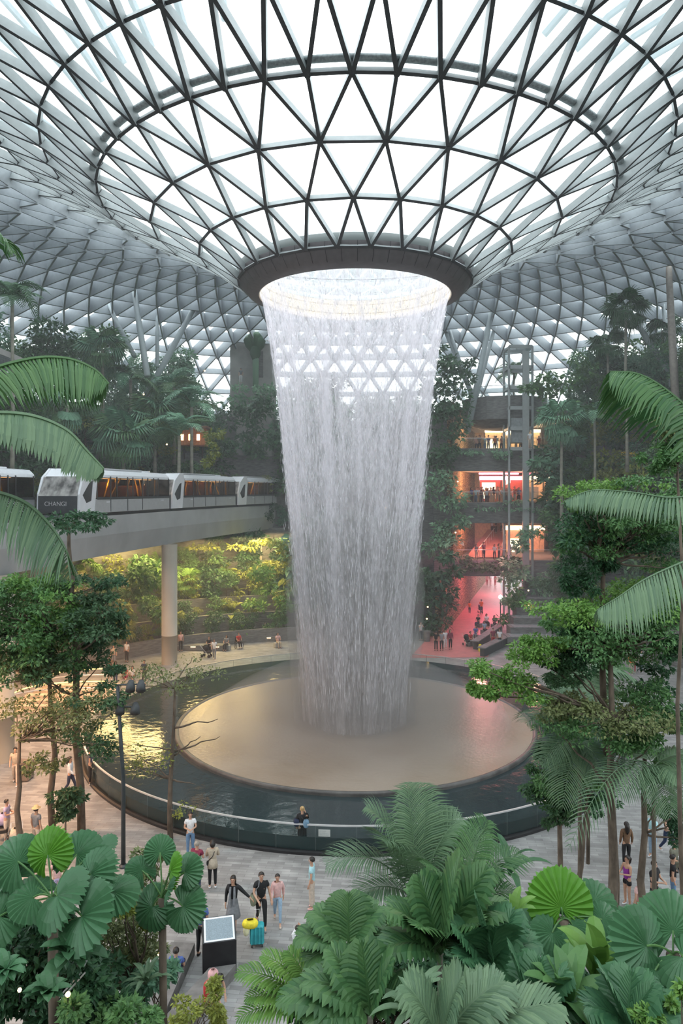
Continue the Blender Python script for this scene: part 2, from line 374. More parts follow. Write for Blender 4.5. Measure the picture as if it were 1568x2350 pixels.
MB().lathe([(5.4,25.5),(5.5,25.75),(5.8,25.85),(6.2,25.75),(6.5,25.55)], 90, (OX,OY)).ob('overflow_water', water_mat('grey_overflow_water', (.30,.36,.37), .3, 1, 6, .6, (.6,.68,.7)), ring, True)

def roofz(r): return float(np.interp(r, PR, PZ))
def roof_hit(px, py):        # far meeting point of a sight line with the roof
    best = None
    for k in range(900, 200, -1):
        Y = k*.13; p = W(px, py, Y); r = math.hypot(p.x-OX, p.y-OY)
        if 22 < r < 62 and p.z < roofz(r) - .2: best = p; break
    return best or W(px, py, 75)

# ------------------------------------------------------------------ water: fall and pool
rng = np.random.default_rng(7)
PX, PY, PRad = .55, 41.0, 14.25
WZ = [24.4,23.8,21.4,18.95,16.5,14.1,11.7,9.26,6.8,4.4,3.2,.7]
WR = [5.27,5.08,4.66,4.30,4.02,3.80,3.54,3.30,3.06,2.84,2.72,2.55]
def wrad(z): return np.interp(z, WZ[::-1], WR[::-1])
def fall_mat(name, a_lo, a_hi, seed, cov_top, cov_bot):
    m, n, out = newmat(name); L = n.links.new
    t = n.nodes.new('ShaderNodeUVMap'); mp = n.nodes.new('ShaderNodeMapping'); mp.inputs['Scale'].default_value = (30,5.0,1); mp.inputs['Location'].default_value = (seed,seed*2,0)
    z1 = n.nodes.new('ShaderNodeTexNoise'); z1.inputs['Scale'].default_value = 5; z1.inputs['Detail'].default_value = 6; z1.inputs['Roughness'].default_value = .7
    mp2 = n.nodes.new('ShaderNodeMapping'); mp2.inputs['Scale'].default_value = (16,.5,1); mp2.inputs['Location'].default_value = (seed*3,0,0)
    z2 = n.nodes.new('ShaderNodeTexNoise'); z2.inputs['Scale'].default_value = 2; z2.inputs['Detail'].default_value = 3
    L(t.outputs[0], mp.inputs[0]); L(mp.outputs[0], z1.inputs['Vector']); L(t.outputs[0], mp2.inputs[0]); L(mp2.outputs[0], z2.inputs['Vector'])
    ad = n.nodes.new('ShaderNodeMath'); ad.operation = 'ADD'; L(z1.outputs['Fac'], ad.inputs[0]); L(z2.outputs['Fac'], ad.inputs[1])
    sp = n.nodes.new('ShaderNodeSeparateXYZ'); L(t.outputs[0], sp.inputs[0])
    mr = n.nodes.new('ShaderNodeMapRange'); L(sp.outputs[1], mr.inputs[0]); mr.inputs[3].default_value = cov_top; mr.inputs[4].default_value = cov_bot   # v: 0 top .. 1 bottom
    sb = n.nodes.new('ShaderNodeMath'); sb.operation = 'ADD'; L(ad.outputs[0], sb.inputs[0]); L(mr.outputs[0], sb.inputs[1])
    m2 = n.nodes.new('ShaderNodeMapRange'); L(sb.outputs[0], m2.inputs[0]); m2.inputs[1].default_value = .92; m2.inputs[2].default_value = 1.22; m2.inputs[3].default_value = a_lo; m2.inputs[4].default_value = a_hi
    d = n.nodes.new('ShaderNodeBsdfDiffuse'); d.inputs[0].default_value = (.95,.94,.99,1)
    tl = n.nodes.new('ShaderNodeBsdfTranslucent'); tl.inputs[0].default_value = (.96,.94,.99,1)
    s0 = n.nodes.new('ShaderNodeMixShader'); s0.inputs[0].default_value = .5; L(d.outputs[0], s0.inputs[1]); L(tl.outputs[0], s0.inputs[2])
    tp = n.nodes.new('ShaderNodeBsdfTransparent'); s = n.nodes.new('ShaderNodeMixShader')
    L(m2.outputs[0], s.inputs[0]); L(tp.outputs[0], s.inputs[1]); L(s0.outputs[0], s.inputs[2]); L(s.outputs[0], out.inputs['Surface']); return m
fall = thing('waterfall', 'tall white column of water pouring from the roof ring into the round pool', 'waterfall', (OX,OY,.75))
def shell(dr, mat, seed, amp):
    r_ = np.random.default_rng(seed); n = 220; zs = np.concatenate([np.linspace(24.45,18,30), np.linspace(17.7,.74,50)])
    ph = r_.uniform(0,6.28,8); fr = r_.integers(5,60,8)
    V = []; uv = []; a = np.linspace(0,2*PI,n+1)
    for z in zs:
        t = (24.45-z)/23.7; wob = sum(np.sin(a*f+p+z*.12) for f,p in zip(fr,ph))*amp*(.15+.85*t)
        r = wrad(z)+dr*(.3+1.2*t)+wob; V.append(np.stack([r*np.cos(a), r*np.sin(a), np.full(n+1, z-.75)],1)); uv += [(q/(2*PI), t) for q in a]
    V = np.concatenate(V); Fs = []
    for i in range(len(zs)-1):
        for k in range(n): Fs.append((i*(n+1)+k, i*(n+1)+k+1, (i+1)*(n+1)+k+1, (i+1)*(n+1)+k))
    me = mesh('water_sheet', V, Fs, mat, True); ul = me.uv_layers.new(name='UVMap'); li = np.zeros(len(me.loops), int); me.loops.foreach_get('vertex_index', li)
    ul.data.foreach_set('uv', np.array(uv)[li].ravel()); return link('water_sheet', me, fall)
shell(0, fall_mat('falling_water_outer', .12,.72, 3, .05,-.03), 1, .02)
shell(-.28, fall_mat('falling_water_inner', .08,.60, 9, .0,-.05), 2, .02)
shell(.16, fall_mat('falling_spray', .0,.36, 21, -.22,.02), 5, .04)
N = 21000                                        # drops and strings of water
zz = 24.3-22.6*rng.random(N)**1.05; a = rng.uniform(0,2*PI,N); t = (24.3-zz)/23.4
r = wrad(zz)+rng.normal(0,1,N)*(.03+.22*t)-.05; Ln = rng.uniform(.12,.6,N)*(.5+t); wd_ = rng.uniform(.006,.018,N)
tx, ty = -np.sin(a), np.cos(a); cx, cy = r*np.cos(a), r*np.sin(a); r2 = r+(wrad(zz+Ln)-wrad(zz)); ux, uy = r2*np.cos(a), r2*np.sin(a)
rot = rng.uniform(0,PI,N); sx, sy = np.cos(rot)*wd_, np.sin(rot)*wd_
P = np.empty((N,5,3)); P[:,0] = np.stack([ux,uy,zz+Ln-.75],1); P[:,1] = np.stack([cx-sx,cy-sy,zz+.3*Ln-.75],1)
P[:,2] = np.stack([cx+sy,cy-sx,zz+.3*Ln-.75],1); P[:,3] = np.stack([cx+sx,cy+sy,zz+.3*Ln-.75],1); P[:,4] = np.stack([cx,cy,zz-.75],1)
P[:,:,2] = np.minimum(P[:,:,2], 23.65); P[:,:,2] = np.maximum(P[:,:,2], 0)
b = np.arange(N)[:,None]*5
Fs = np.concatenate([b+np.array(q) for q in ((0,1,2),(0,2,3),(0,3,1),(4,2,1),(4,3,2),(4,1,3))])
o = link('water_strand', mesh('water_strand', P.reshape(-1,3), Fs, M('white_water_drops', (.93,.92,.97), .3, .03)), fall); o['kind'] = 'stuff'

pool_floor = MB().lathe([(PRad+.12,.6),(0.01,.6)], 96, (PX,PY)); 
pw = pool_floor.ob('outer_pool_water', mt['darkwater'], None, False); tag(pw, 'dark still water in the outer ring of the round pool', 'water', kind='stuff')
MB().lathe([(PRad+.12,.6),(PRad+.12,.13)], 120, (PX,PY)).ob('water_edge', mt['darkwater'], pw)
disc = MB().lathe([(9.78,.45),(9.80,.7),(9.78,.785),(9.72,.80),(9.62,.785),(9.55,.74)], 120, (OX,OY)).ob('pool_basin', M('worn_basin_edge', (.10,.095,.09), .4, .3, 2), None, True)
tag(disc, 'raised round inner basin with a thin lip in the middle of the pool', 'pool')
sp = MB().lathe([(9.56,.752),(8,.752),(6,.752),(4,.752),(2,.752),(.01,.752)], 120, (OX,OY)).ob('basin_water', mt['tanwater'], None, True)
tag(sp, 'tan shallow water sheet filling the raised inner basin', 'water', kind='stuff')
# glass guard round the pool: one thing, panes and posts as parts
guard = thing('glass_guardrail', 'curved glass guardrail with a pale top rail round the pool', 'railing', (PX,PY,0))
MB().lathe([(PRad+.02,.6),(PRad+.02,.0),(PRad+.30,.0),(PRad+.30,.10),(PRad+.22,.13),(PRad+.02,.13),(PRad+.02,.5)], 160).ob('kerb', mt['black'], guard)
MB().lathe([(PRad+.14,.13),(PRad+.14,1.06),(PRad+.16,1.06),(PRad+.16,.13)], 160).ob('glass_pane', mt['glass'], guard)
MB().lathe([(PRad+.11,1.05),(PRad+.11,1.10),(PRad+.18,1.10),(PRad+.18,1.05),(PRad+.11,1.05)], 160).ob('top_rail', mt['rail'], guard)
JM = MB().tube([(0,0,.13),(0,0,1.05)], .008, 4).me('pane_joint', M('dark_joint', (.1,.12,.12), .5))
for k in range(60):
    a = 2*PI*k/60; x, y = (PRad+.17)*math.cos(a), (PRad+.17)*math.sin(a); link('pane_joint', JM, guard, None, (x,y,0))
pq = G(746,1955); ang = math.atan2(pq.y-PY, pq.x-PX)
plaque = MB().bbox(-.22,.22,-.012,0,0,.26,.004).ob('notice_plaque', M('pale_grey_plaque', (.5,.52,.5), .5, .1), None)
plaque.location = (PX+(PRad+.18)*math.cos(ang), PY+(PRad+.18)*math.sin(ang), .68); plaque.rotation_euler = (0,0,ang+PI/2)
tag(plaque, 'small pale rectangular notice plate on the pool glass right of the woman in black', 'sign')
ln = MB()
for k in range(3): ln.box(-.17,.17-.05*k,-.016,-.012,.05+.07*k,.065+.07*k)
ln.ob('line_marking', mt['gutter'], plaque)

# ------------------------------------------------------------------ floor and terrain
fl = MB().lathe([(PRad+.1,0),(20,0),(30,0),(45,0),(62,0),(110,0)], 96, (PX,PY))
struct('floor', fl, mt['floor'])
# the path into the canyon, pink lamplight in its colour
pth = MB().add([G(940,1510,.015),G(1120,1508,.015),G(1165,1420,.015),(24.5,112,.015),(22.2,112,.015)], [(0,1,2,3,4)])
tag(pth.ob('canyon_path', mt['path'], None), 'walkway coloured with pink lamplight running from the pool into the canyon', 'path')

def tiers(name, prof, a0, a1, roff, mat, n=60):
    V = []; Fs = []
    for r, z in prof:
        for k in range(n+1):
            a = math.radians(a0+(a1-a0)*k/n); rr = r+roff(math.degrees(a), r)
            V.append((OX+rr*math.cos(a), OY+rr*math.sin(a), z))
    m = n+1
    for i in range(len(prof)-1):
        for k in range(n): Fs.append((i*m+k, i*m+k+1, (i+1)*m+k+1, (i+1)*m+k))
    mb = MB(); mb.add(V, Fs); return mb
def Lup(d, r): return 0 if r < 36 else -8*max(0, min(1, (d-96)/28))
def step(lst, t=.35):         # (r,z) levels -> planter profile with parapet
    out = [(lst[0][0], 0)]
    for k, (r, z) in enumerate(lst):
        out += [(r, z+t), (r+.3, z+t), (r+.3, z-.1)]
        if k+1 < len(lst): out.append((lst[k+1][0], z-.1))
    out.append((lst[-1][0]+14, lst[-1][1]-.1)); return out
LOW = [(25.2,.8),(27.6,1.9),(30,3.1),(32.5,4.4),(35,5.9)]
UPL = [(41.5,9.0),(42.2,13.0),(43.5,17.0),(47,21.5)]
struct('wall_garden_left', tiers('t', step(LOW), 80, 160, Lup, mt['concd']), mt['concd'])
struct('wall_terrace_left', tiers('t', step(UPL), 76, 200, Lup, mt['concd']), mt['concd'])
UPR = [(29,2.5),(31.5,6),(33.5,12),(35,17.3),(39,20.0)]
struct('wall_terrace_right', tiers('t', step(UPR), -25, 54, lambda d,r: 0, mt['concd']), mt['concd'])
# ground slope below the camera that carries the foreground planting
mv = []; mf = []; nx, ny = 30, 14
for j in range(ny+1):
    for i in range(nx+1):
        Y = .5+15.5*j/ny; X = -14+28*i/nx; z = max(-.3, 10.9-.76*Y) + .15*math.sin(X*1.3+j)
        if -5.6 < X < -1.2 and Y > 8: z -= 1.6
        mv.append((X,Y,z if j < ny else -.4))
for j in range(ny):
    for i in range(nx): a = j*(nx+1)+i; mf.append((a,a+1,a+nx+2,a+nx+1))
o = link('planted_slope', mesh('planted_slope', mv, mf, mt['soil'], True)); o['kind'] = 'structure'
struct('wall_near', MB().box(-70,70,-16,-14.5,0,24), mt['concrete'])

# ------------------------------------------------------------------ canyon galleries on the right
gal = MB()
def LX(Y): return 8.2+.302*(Y-62.7)         # the stone wall's foot line
FY = 73.0
LV = [(4.9,6.3),(10.2,12.1),(15.4,17.5)]
stone = MB()
stone.add([(LX(66),66,0),(LX(112),112,0),(LX(112),112,22.5),(LX(66),66,4.9),(LX(73),73,4.9),(LX(73),73,22.5),(LX(66)-.6,66,0),(LX(112)-.6,112,0),(LX(112)-.6,112,22.5),(LX(66)-.6,66,4.9),(LX(73)-.6,73,4.9),(LX(73)-.6,73,22.5)],
  [(0,1,2,5,4,3),(11,8,7,6,9,10),(0,3,9,6),(3,4,10,9),(4,5,11,10),(5,2,8,11)])
struct('wall_canyon', stone, mt['stone'])
for k, (z0, z1) in enumerate(LV):
    m = MB(); fx = 27.5
    m.bbox(9.2, fx, FY-1.2, FY-.6, z0, z1+.2, .05)                       # parapet band
    m.box(9.6, fx+6, FY-.6, 96, z1-.9 if k else z1-.5, z1)                          # floor plate
    struct('floor_gallery', m, mt['concd'])
    m2 = MB().box(9.9, fx+6, FY-.5, 95, z0+.2, z0+.24) if k else MB().box(9.9, fx+4, FY-.5, 84, z0+.2, z0+.24)
    struct('ceiling_gallery', m2, mt['shopceil'])
    ra = thing('glass_balustrade', ['clear glass balustrade along the lowest gallery above the pink path','clear glass balustrade along the middle gallery with the red shop','clear glass balustrade along the top gallery in front of the lift'][k], 'railing', (0,FY-.9,z1+.2))
    MB().box(11.6,27,-.01,.01,0,1.0).ob('glass_pane', mt['glass'], ra); MB().box(11.6,27,-.03,.03,1.0,1.05).ob('handrail', mt['rail'], ra)
struct('wall_canyon_left', MB().box(5.5,LX(73)-.4,73.5,96,0,21.5), mt['concd'])
struct('wall_gallery_back', MB().box(14,34,92,92.5,5.5,23), mt['shopwall'])
struct('wall_gallery_side', MB().box(26.4,27.2,FY-.4,92,0,22.8), mt['concd'])
# deck on top with the rounded dark balcony and the soffit
m = MB().lathe([(0.01,19.9),(2.3,19.9),(4.3,20.6),(4.35,22.9),(4.2,22.9),(4.2,22.5),(.01,22.5)], 40, (17.1,75.5))
bal = thing('round_balcony', 'dark stone clad rounded balcony beside the lift shaft', 'balcony')
m.ob('drum', mt['concd'], bal)
MB().lathe([(4.28,22.9),(4.28,23.9)], 40, (17.1,75.5)).ob('glass_pane', mt['glass'], bal)
MB().lathe([(4.25,23.9),(4.25,23.96),(4.32,23.96),(4.32,23.9)], 40, (17.1,75.5)).ob('handrail', mt['rail'], bal)
struct('ceiling_deck', MB().box(14.6,28,FY+1,96,21.0,22.3), mt['concd'])
struct('ceiling_gallery', MB().box(14.6,28,FY+1.1,95,20.85,20.95), mt['shopceil'])
def tubelight(a, b, label, mat, r=.08):
    o = MB().tube([a,b], r, 8).ob('tube_light', mat); tag(o, label, 'light'); return o
tubelight(W(1110,937,74.5), W(1128,952,72.8), 'bright pink tube light beneath the rounded balcony', mt['lamp_pink'], .14)
tubelight(W(1100,1087,74), W(1190,1087,76), 'long pink tube light on the ceiling of the middle gallery', mt['lamp_pink'], .09)
# shop fronts in the galleries
def shop(px0, px1, py0, py1, Y, label, kind, seed):
    a = W(px0,py1,Y); b = W(px1,py0,Y); s = thing('shopfront', label, 'shop', (a.x,Y,a.z)); w, h = b.x-a.x, b.z-a.z; rr = random.Random(seed)
    MB().box(0,w,0,.2,0,h).ob('back_wall', mt[kind], s)
    n = max(2,int(w/1.8))
    for k in range(n):
        x = w*(k+.12)/n; MB().bbox(x, x+w/n*.62, -.1,-.02, h*.1, h*rr.uniform(.5,.75)).ob('display_panel', mt[rr.choice(['shoplight','shopwall','redwall','shopwall','concd'])], s)
    for k in range(n+1): MB().box(w*k/n-.05, w*k/n+.05, -.2,0,0,h).ob('mullion', mt['soffit'], s)
    MB().box(0,w,-.25,-.05,h*.84,h*.98).ob('sign_band', mt['shoplight'] if kind != 'redwall' else mt['lamp_pink'], s)
shop(1112,1240,985,1034,84,'warm lit shop behind the crowd on the top gallery','shopwall',1)
shop(1100,1200,1092,1150,86,'cream fronted shop with red panels on the middle gallery','redwall',2)
shop(1205,1288,1092,1150,84,'shop with a dark window frame on the right of the middle gallery','shopwall',3)
shop(1160,1250,1205,1275,84,'glass doored shop beside the ramp on the lower gallery','shopwall',4)
# ramp and rails of the lower gallery
rmp = thing('ramp', 'pink lit ramp with railings climbing through the lower gallery', 'ramp')
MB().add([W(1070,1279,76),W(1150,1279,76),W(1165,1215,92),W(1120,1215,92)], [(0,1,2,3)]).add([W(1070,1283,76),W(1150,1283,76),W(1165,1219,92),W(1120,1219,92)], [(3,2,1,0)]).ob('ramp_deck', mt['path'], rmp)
for q0, q1 in ((1100,1142),(1150,1168)):
    a, b = W(q0,1279,76), W(q1,1222,91); hr = MB(); hr.tube([a+Vector((0,0,1)), b+Vector((0,0,1))], .04, 6)
    for k in range(9): p = a.lerp(b,k/8); hr.tube([p, p+Vector((0,0,1))], .025, 5)
    hr.ob('railing', mt['rail'], rmp)
# lift shaft
lift = thing('lift_tower', 'tall open steel and glass lift shaft in front of the galleries', 'lift', (17.6,70.6,0))
def liftpart():
    z0, z1 = 17.6, W(1180,795,70.6).z; m = MB()
    for x, y in ((-1.15,0),(1.15,0),(-1.15,2.2),(1.15,2.2)): m.box(x-.1,x+.1,y-.1,y+.1,0,z1)
    m.ob('corner_post', mt['steel'], lift)
    MB().box(.15,.75,-.35,.0,0,z1-.5).ob('guide_mast', mt['steel'], lift)
    for k in range(6):
        z = z0-.2+(z1-z0)*k/5; m = MB(); m.box(-1.15,1.15,-.1,.1,z,z+.35); m.box(-1.15,1.15,2.1,2.3,z,z+.35); m.box(-1.2,-1.0,0,2.2,z,z+.25); m.box(1.0,1.2,0,2.2,z,z+.25)
        m.ob('cross_frame', mt['steel'], lift)
    m = MB(); m.box(-1.1,-.98,.1,2.1,12,z1); m.box(.98,1.1,.1,2.1,12,z1); m.ob('glass_pane', mt['glass'], lift)
    MB().bbox(-.9,.9,.2,2.0,18.2,20.6).ob('lift_car', M('lift_car_panel', (.3,.33,.34), .3), lift)
liftpart()

# ------------------------------------------------------------------ left: guideway and trains
GP = [(-17.6,30),(-17.1,36),(-15.8,44),(-13.7,57),(-10.4,71),(-6.2,84),(-1.5,96)]
GX = lambda Y: float(np.interp(Y, [p[1] for p in GP], [p[0] for p in GP]))
YS = np.linspace(14, 92, 60)
cf = np.polyfit([p[1] for p in GP], [p[0] for p in GP], 3)
GX = lambda Y: float(np.polyval(cf, Y))
def along(m, xs, zs, ys=YS):     # sweep closed section (x offset, z) along the guideway line
    n = len(xs); V = []; Fs = []
    for Y in ys:
        for x, z in zip(xs, zs): V.append((GX(Y)+x, Y, z))
    for i in range(len(ys)-1):
        for k in range(n): Fs.append((i*n+k, i*n+(k+1)%n, (i+1)*n+(k+1)%n, (i+1)*n+k))
    Fs.append(tuple(range(n))); Fs.append(tuple((len(ys)-1)*n+k for k in range(n-1,-1,-1))); m.add(V, Fs); return m
gw = thing('train_guideway', 'long curved grey concrete guideway carrying the trains', 'viaduct', (0,0,0))
along(MB(), [.35,.35,.1,-7.5,-7.5,-7.5], [11.85,10.6,9.25,9.25,10,11.85], YS).ob('girder', M('pale_concrete_girder', (.40,.41,.41), .75, .08, .6), gw)
along(MB(), [.15,.15,-2.9,-2.9], [11.86,11.98,11.98,11.86]).ob('running_track', mt['train_dark'], gw)
jm = MB()
for Y in np.arange(31, 91, 2.6):
    x = GX(Y)+.352; jm.add([(x,Y,9.9),(x,Y+.03,9.9),(x+.004,Y+.03,11.85),(x+.004,Y,11.85)], [(0,1,2,3)])
jm.ob('panel_joint', mt['gutter'], gw)
colm = M('cream_concrete_column', (.46,.43,.36), .7, .06, .8)
for lab, px, Y, r in (('thick round concrete column beneath the guideway beside the left end of the pool',389,56,.6),('slim concrete column far beneath the guideway behind the garden',588,77,.62),('broad concrete column at the left edge beneath the near guideway',-4,36,.75)):
    o = MB().lathe([(r,0),(r,2.2),(r+.012,2.2),(r+.012,2.25),(r,2.25),(r,9.3)], 32, (W(px,0,Y).x,Y)).ob('guideway_column', colm, None, True); tag(o, lab, 'column')
def train(Yn, L, xoff, label, text, seed, z0=12.0):
    """one car; nose at Yn (towards the camera), body length L, built in its own frame: x across, y along"""
    x0 = GX(Yn)+xoff-1.45; x1 = GX(Yn+L)+xoff-1.45; rz = -math.atan2(x1-x0, L); t = thing('train_car', label, 'train', (x0,Yn,z0), rz)
    w = 1.38; H = 2.85; rr = random.Random(seed)
    sec = lambda y, top, ww: [(-ww,y,.05),(ww,y,.05),(ww,y,1.0),(ww-.06,y,top-.45),(ww-.28,y,top-.08),(ww-.6,y,top),(-ww+.6,y,top),(-ww+.28,y,top-.08),(-ww+.06,y,top-.45),(-ww,y,1.0)]
    def loft(ss, caps=True):
        m = MB(); V = [v for s in ss for v in s]; n = 10; Fs = []
        for i in range(len(ss)-1):
            for k in range(n): Fs.append((i*n+k, (i+1)*n+k, (i+1)*n+(k+1)%n, i*n+(k+1)%n))
        Fs += [tuple(range(n)), tuple((len(ss)-1)*n+k for k in range(n-1,-1,-1))]
        return m.add(V, Fs)
    # lower skirt, roof and interior floor
    MB().bbox(-w,w,1.9,L,.05,.95,.03).ob('lower_panel', mt['train_grey'], t)
    MB().box(-w+.02,w-.02,1.9,L-.05,.95,1.02).ob('window_sill', mt['train_dark'], t)
    m = MB().prism([(-w+.02,2.3),(-w+.06,2.5),(-w+.35,2.78),(-.5,H),(.5,H),(w-.35,2.78),(w-.06,2.5),(w-.02,2.3)], 1.6, L); m.ob('roof', mt['white'], t)
    MB().bbox(-.75,.75,3.0,L-3.5,H-.03,H+.1,.04).ob('roof_unit', mt['train_grey'], t)
    MB().bbox(-.5,.5,L-3,L-1.6,H-.03,H+.09,.04).ob('roof_unit', mt['white'], t)
    MB().box(-w+.08,w-.08,1.9,L-.1,.9,.95).ob('cabin_floor', mt['train_dark'], t)
    # side glazing and pillars
    for s in (-1,1):
        m = MB(); xs = s*(w-.03); m.box(min(xs,xs+.02),max(xs,xs+.02),2.2,L-.15,1.02,2.32); m.ob('side_window', mt['trainglass'], t)
        m = MB(); ys = [2.15,3.9,4.75,6.3,7.1,8.6,9.5,L-2.9,L-2.1,L-.15]
        for y in ys:
            if y < L: MB().box(min(s*(w-.05),s*(w+.015)),max(s*(w-.05),s*(w+.015)),y-.04,y+.04,.1 if y in (3.9,6.3,8.6) else 1.0,2.4).ob('window_pillar', mt['train_dark'], t)
        MB().box(min(s*(w-.01),s*(w+.012)),max(s*(w-.01),s*(w+.012)),2.15,L,.9,1.06).ob('belt_strip', mt['train_dark'], t)
        # white slanting front frame with the corner window
        out = [(-.05,.05),(1.75,.05),(2.15,2.3),(1.95,2.86),(1.25,2.86),(.45,2.3),(.0,1.25)]
        m = MB().prism([(a,b) for a,b in out], s*(w-.12), s*(w+.02), 'x'); m.ob('front_frame', mt['white'], t)
        ow = [(.35,1.2),(.8,.72),(1.35,.85),(1.55,2.1),(1.2,2.0)]
        MB().prism(ow, s*(w+.005), s*(w+.035), 'x').ob('corner_window', mt['train_dark'], t)
    # nose: dark lower apron, sloped windscreen, white brow
    m = MB().add([(-w+.12,-.12,.1),(w-.12,-.12,.1),(w-.12,-.1,1.15),(-w+.12,-.1,1.15),(-w+.1,.1,.1),(w-.1,.1,.1),(w-.1,.1,1.2),(-w+.1,.1,1.2)], [(0,1,2,3),(5,4,7,6),(3,2,6,7),(0,4,5,1),(0,3,7,4),(1,5,6,2)]); m.ob('nose_apron', mt['train_dark'], t)
    m = MB().add([(-w+.12,-.1,1.15),(w-.12,-.1,1.15),(w-.2,.6,2.35),(-w+.2,.6,2.35),(-w+.12,0,1.15),(w-.12,0,1.15),(w-.2,.7,2.35),(-w+.2,.7,2.35)], [(0,1,2,3),(5,4,7,6),(3,2,6,7),(0,3,7,4),(1,5,6,2)]); m.ob('windscreen', M('patterned_windscreen', (.28,.27,.26), .12, .85, 1.6, stretch=(1,1,.5)), t)
    m = MB().add([(-w+.1,.58,2.3),(w-.1,.58,2.3),(w-.1,1.3,H),(-w+.1,1.3,H),(-w+.1,1.9,2.4),(w-.1,1.9,2.4),(w-.1,1.95,H),(-w+.1,1.95,H)], [(0,1,2,3),(3,2,6,7),(0,4,5,1),(4,7,6,5),(0,3,7,4),(1,5,6,2)]); m.ob('brow', mt['white'], t)
    MB().box(-w+.02,w-.02,-.02,L,-.1,.06).ob('underframe', mt['black'], t)
    # interior: lit orange seats and yellow poles with cabin glow put into their material
    seat = MB(); pole = MB()
    for k in range(int(L/1.3)):
        y = 2.5+k*1.25
        if y > L-.8: break
        if rr.random() < .75: seat.bbox(-1.1,.2,y,y+rr.uniform(.4,.9),1.0,1.0+rr.uniform(.5,1.3),.05)
        pole.tube([(rr.uniform(-.2,1.0),y,1),(rr.uniform(-.2,1.0),y,2.4)], .05, 6)
    seat.ob('seat', M('orange_seat', (.42,.17,.07), .5, .5, 2), t); pole.ob('grab_pole', M('glowing_yellow_pole', (.9,.55,.05), .4, emit=(1,.5,.05), es=.25), t)
    MB().box(-.12,.12,2.4,L-.6,2.28,2.31).ob('cabin_light', emat('cabin_light_glow', (1,.62,.3), 6), t)
    if text:
        cu = bpy.data.curves.new('t', 'FONT'); cu.body = text; cu.size = .38; cu.extrude = .006; cu.align_x = 'CENTER'
        tmp = bpy.data.objects.new('t', cu); C.objects.link(tmp); dg = bpy.context.evaluated_depsgraph_get()
        me = bpy.data.meshes.new_from_object(tmp.evaluated_get(dg)); C.objects.unlink(tmp); bpy.data.objects.remove(tmp)
        me.materials.clear(); me.materials.append(mt['rail']); link('nose_lettering', me, t, None, (-.1,-.13,.55), (PI/2,0,0))
    for yy in (3.3, L-1.6):
        MB().box(w+.013,w+.02,yy,yy+.45,.70,.78).ob('side_marking', mt['white'], t)
    return t
train(43.4, 13.4, .35, 'white and dark leading train car with its nose at the left, nearest on the guideway', 'CHANGI', 1)
train(57.2, 13.4, .35, 'second white train car, coupled behind the leading car', None, 2)
train(71.0, 13.0, .35, 'third train car, fading into mist beside the waterfall', None, 3)
for Y in (48, 53, 61, 67, 75, 80):
    add_light('cabin_lamp', 'POINT', (GX(Y)+.35-.62, Y, 13.9), 38, (1,.6,.3), .12)
train(33.0, 13.2, -3.9, 'train car on the farther track, half hidden at the left edge', None, 4)

# ------------------------------------------------------------------ slanting roof struts, concrete block
strut = M('grey_blue_strut_paint', (.42,.48,.50), .4, .04)
for a, b, r, lab in (((380,828),(458,690),.42,'grey steel strut leaning right, left of the waterfall'),((322,760),(305,655),.38,'almost upright grey strut rising behind the left treetops'),
    ((272,748),(247,700),.30,'short grey strut leaning left at the far left treetops'),((361,765),(361,718),.26,'short pale upright strut between two leaning struts at left'),
    ((1095,885),(1133,700),.42,'long grey strut leaning right above the rounded balcony'),((1102,880),(1141,738),.30,'paler strut just behind the long strut above the balcony'),
    ((1062,855),(1013,742),.36,'grey strut leaning left just right of the waterfall'),((1045,800),(1026,745),.28,'pale short strut behind the left leaning strut by the waterfall'),
    ((1484,775),(1398,648),.36,'grey strut leaning left behind the right palm'),((1545,812),(1534,600),.42,'tall brown grey post at the right edge'),((1530,780),(1520,680),.26,'pale thin strut beside the tall post at the right edge')):
    p = roof_hit(*b); q = W(a[0],a[1],p.y-2.0); d = (q-p).normalized()
    o = MB().tube([p+Vector((0,0,.3)), q, q+d*5], [r*.6, r*.75, r*.75], 16).ob('roof_strut', M('brown_grey_post', (.25,.22,.19), .6) if 'brown' in lab else strut, None, True); tag(o, lab, 'strut')
cb = thing('concrete_tower', 'grey concrete tower block left of the top of the waterfall', 'building', (0,0,0))
a, b = W(528,1000,82), W(625,780,82); MB().bbox(a.x,b.x,82,87,16.5,b.z,.05).ob('lower_block', mt['concrete'], cb)
a, b = W(574,800,82.5), W(625,722,82.5); MB().bbox(a.x,b.x,82.5,87,b.z-6,b.z,.05).ob('upper_block', mt['concrete'], cb)
a, b = W(582,866,81.9), W(604,806,81.9); MB().box(a.x,b.x,81.85,81.99,a.z,b.z).ob('dark_door', mt['concd'], cb)
# upper left walkway with slatted underside
a = thing('overhead_walkway', 'walkway with slatted underside at the upper left edge', 'walkway')
A0, A1 = W(-60,800,45), W(95,815,58)
MB().add([W(-60,770,50),W(88,838,50),W(88,846,50),W(-60,790,50),W(-60,770,58),W(88,838,58),W(88,846,58),W(-60,790,58)], [(0,1,2,3),(0,4,5,1),(3,2,6,7),(1,5,6,2)]).ob('deck_edge', mt['concrete'], a)
m = MB()
for k in range(7): m.add([W(-60,792+k*7,51+k),W(80-k*3,842+k*2,51+k),W(80-k*3,846+k*2,51+k),W(-60,797+k*7,51+k)], [(0,1,2,3)])
m.ob('slat', mt['gutter'], a)
MB().add([W(-60,735,50),W(88,812,50),W(88,838,50),W(-60,770,50)], [(0,1,2,3)]).ob('glass_pane', mt['glass'], a)
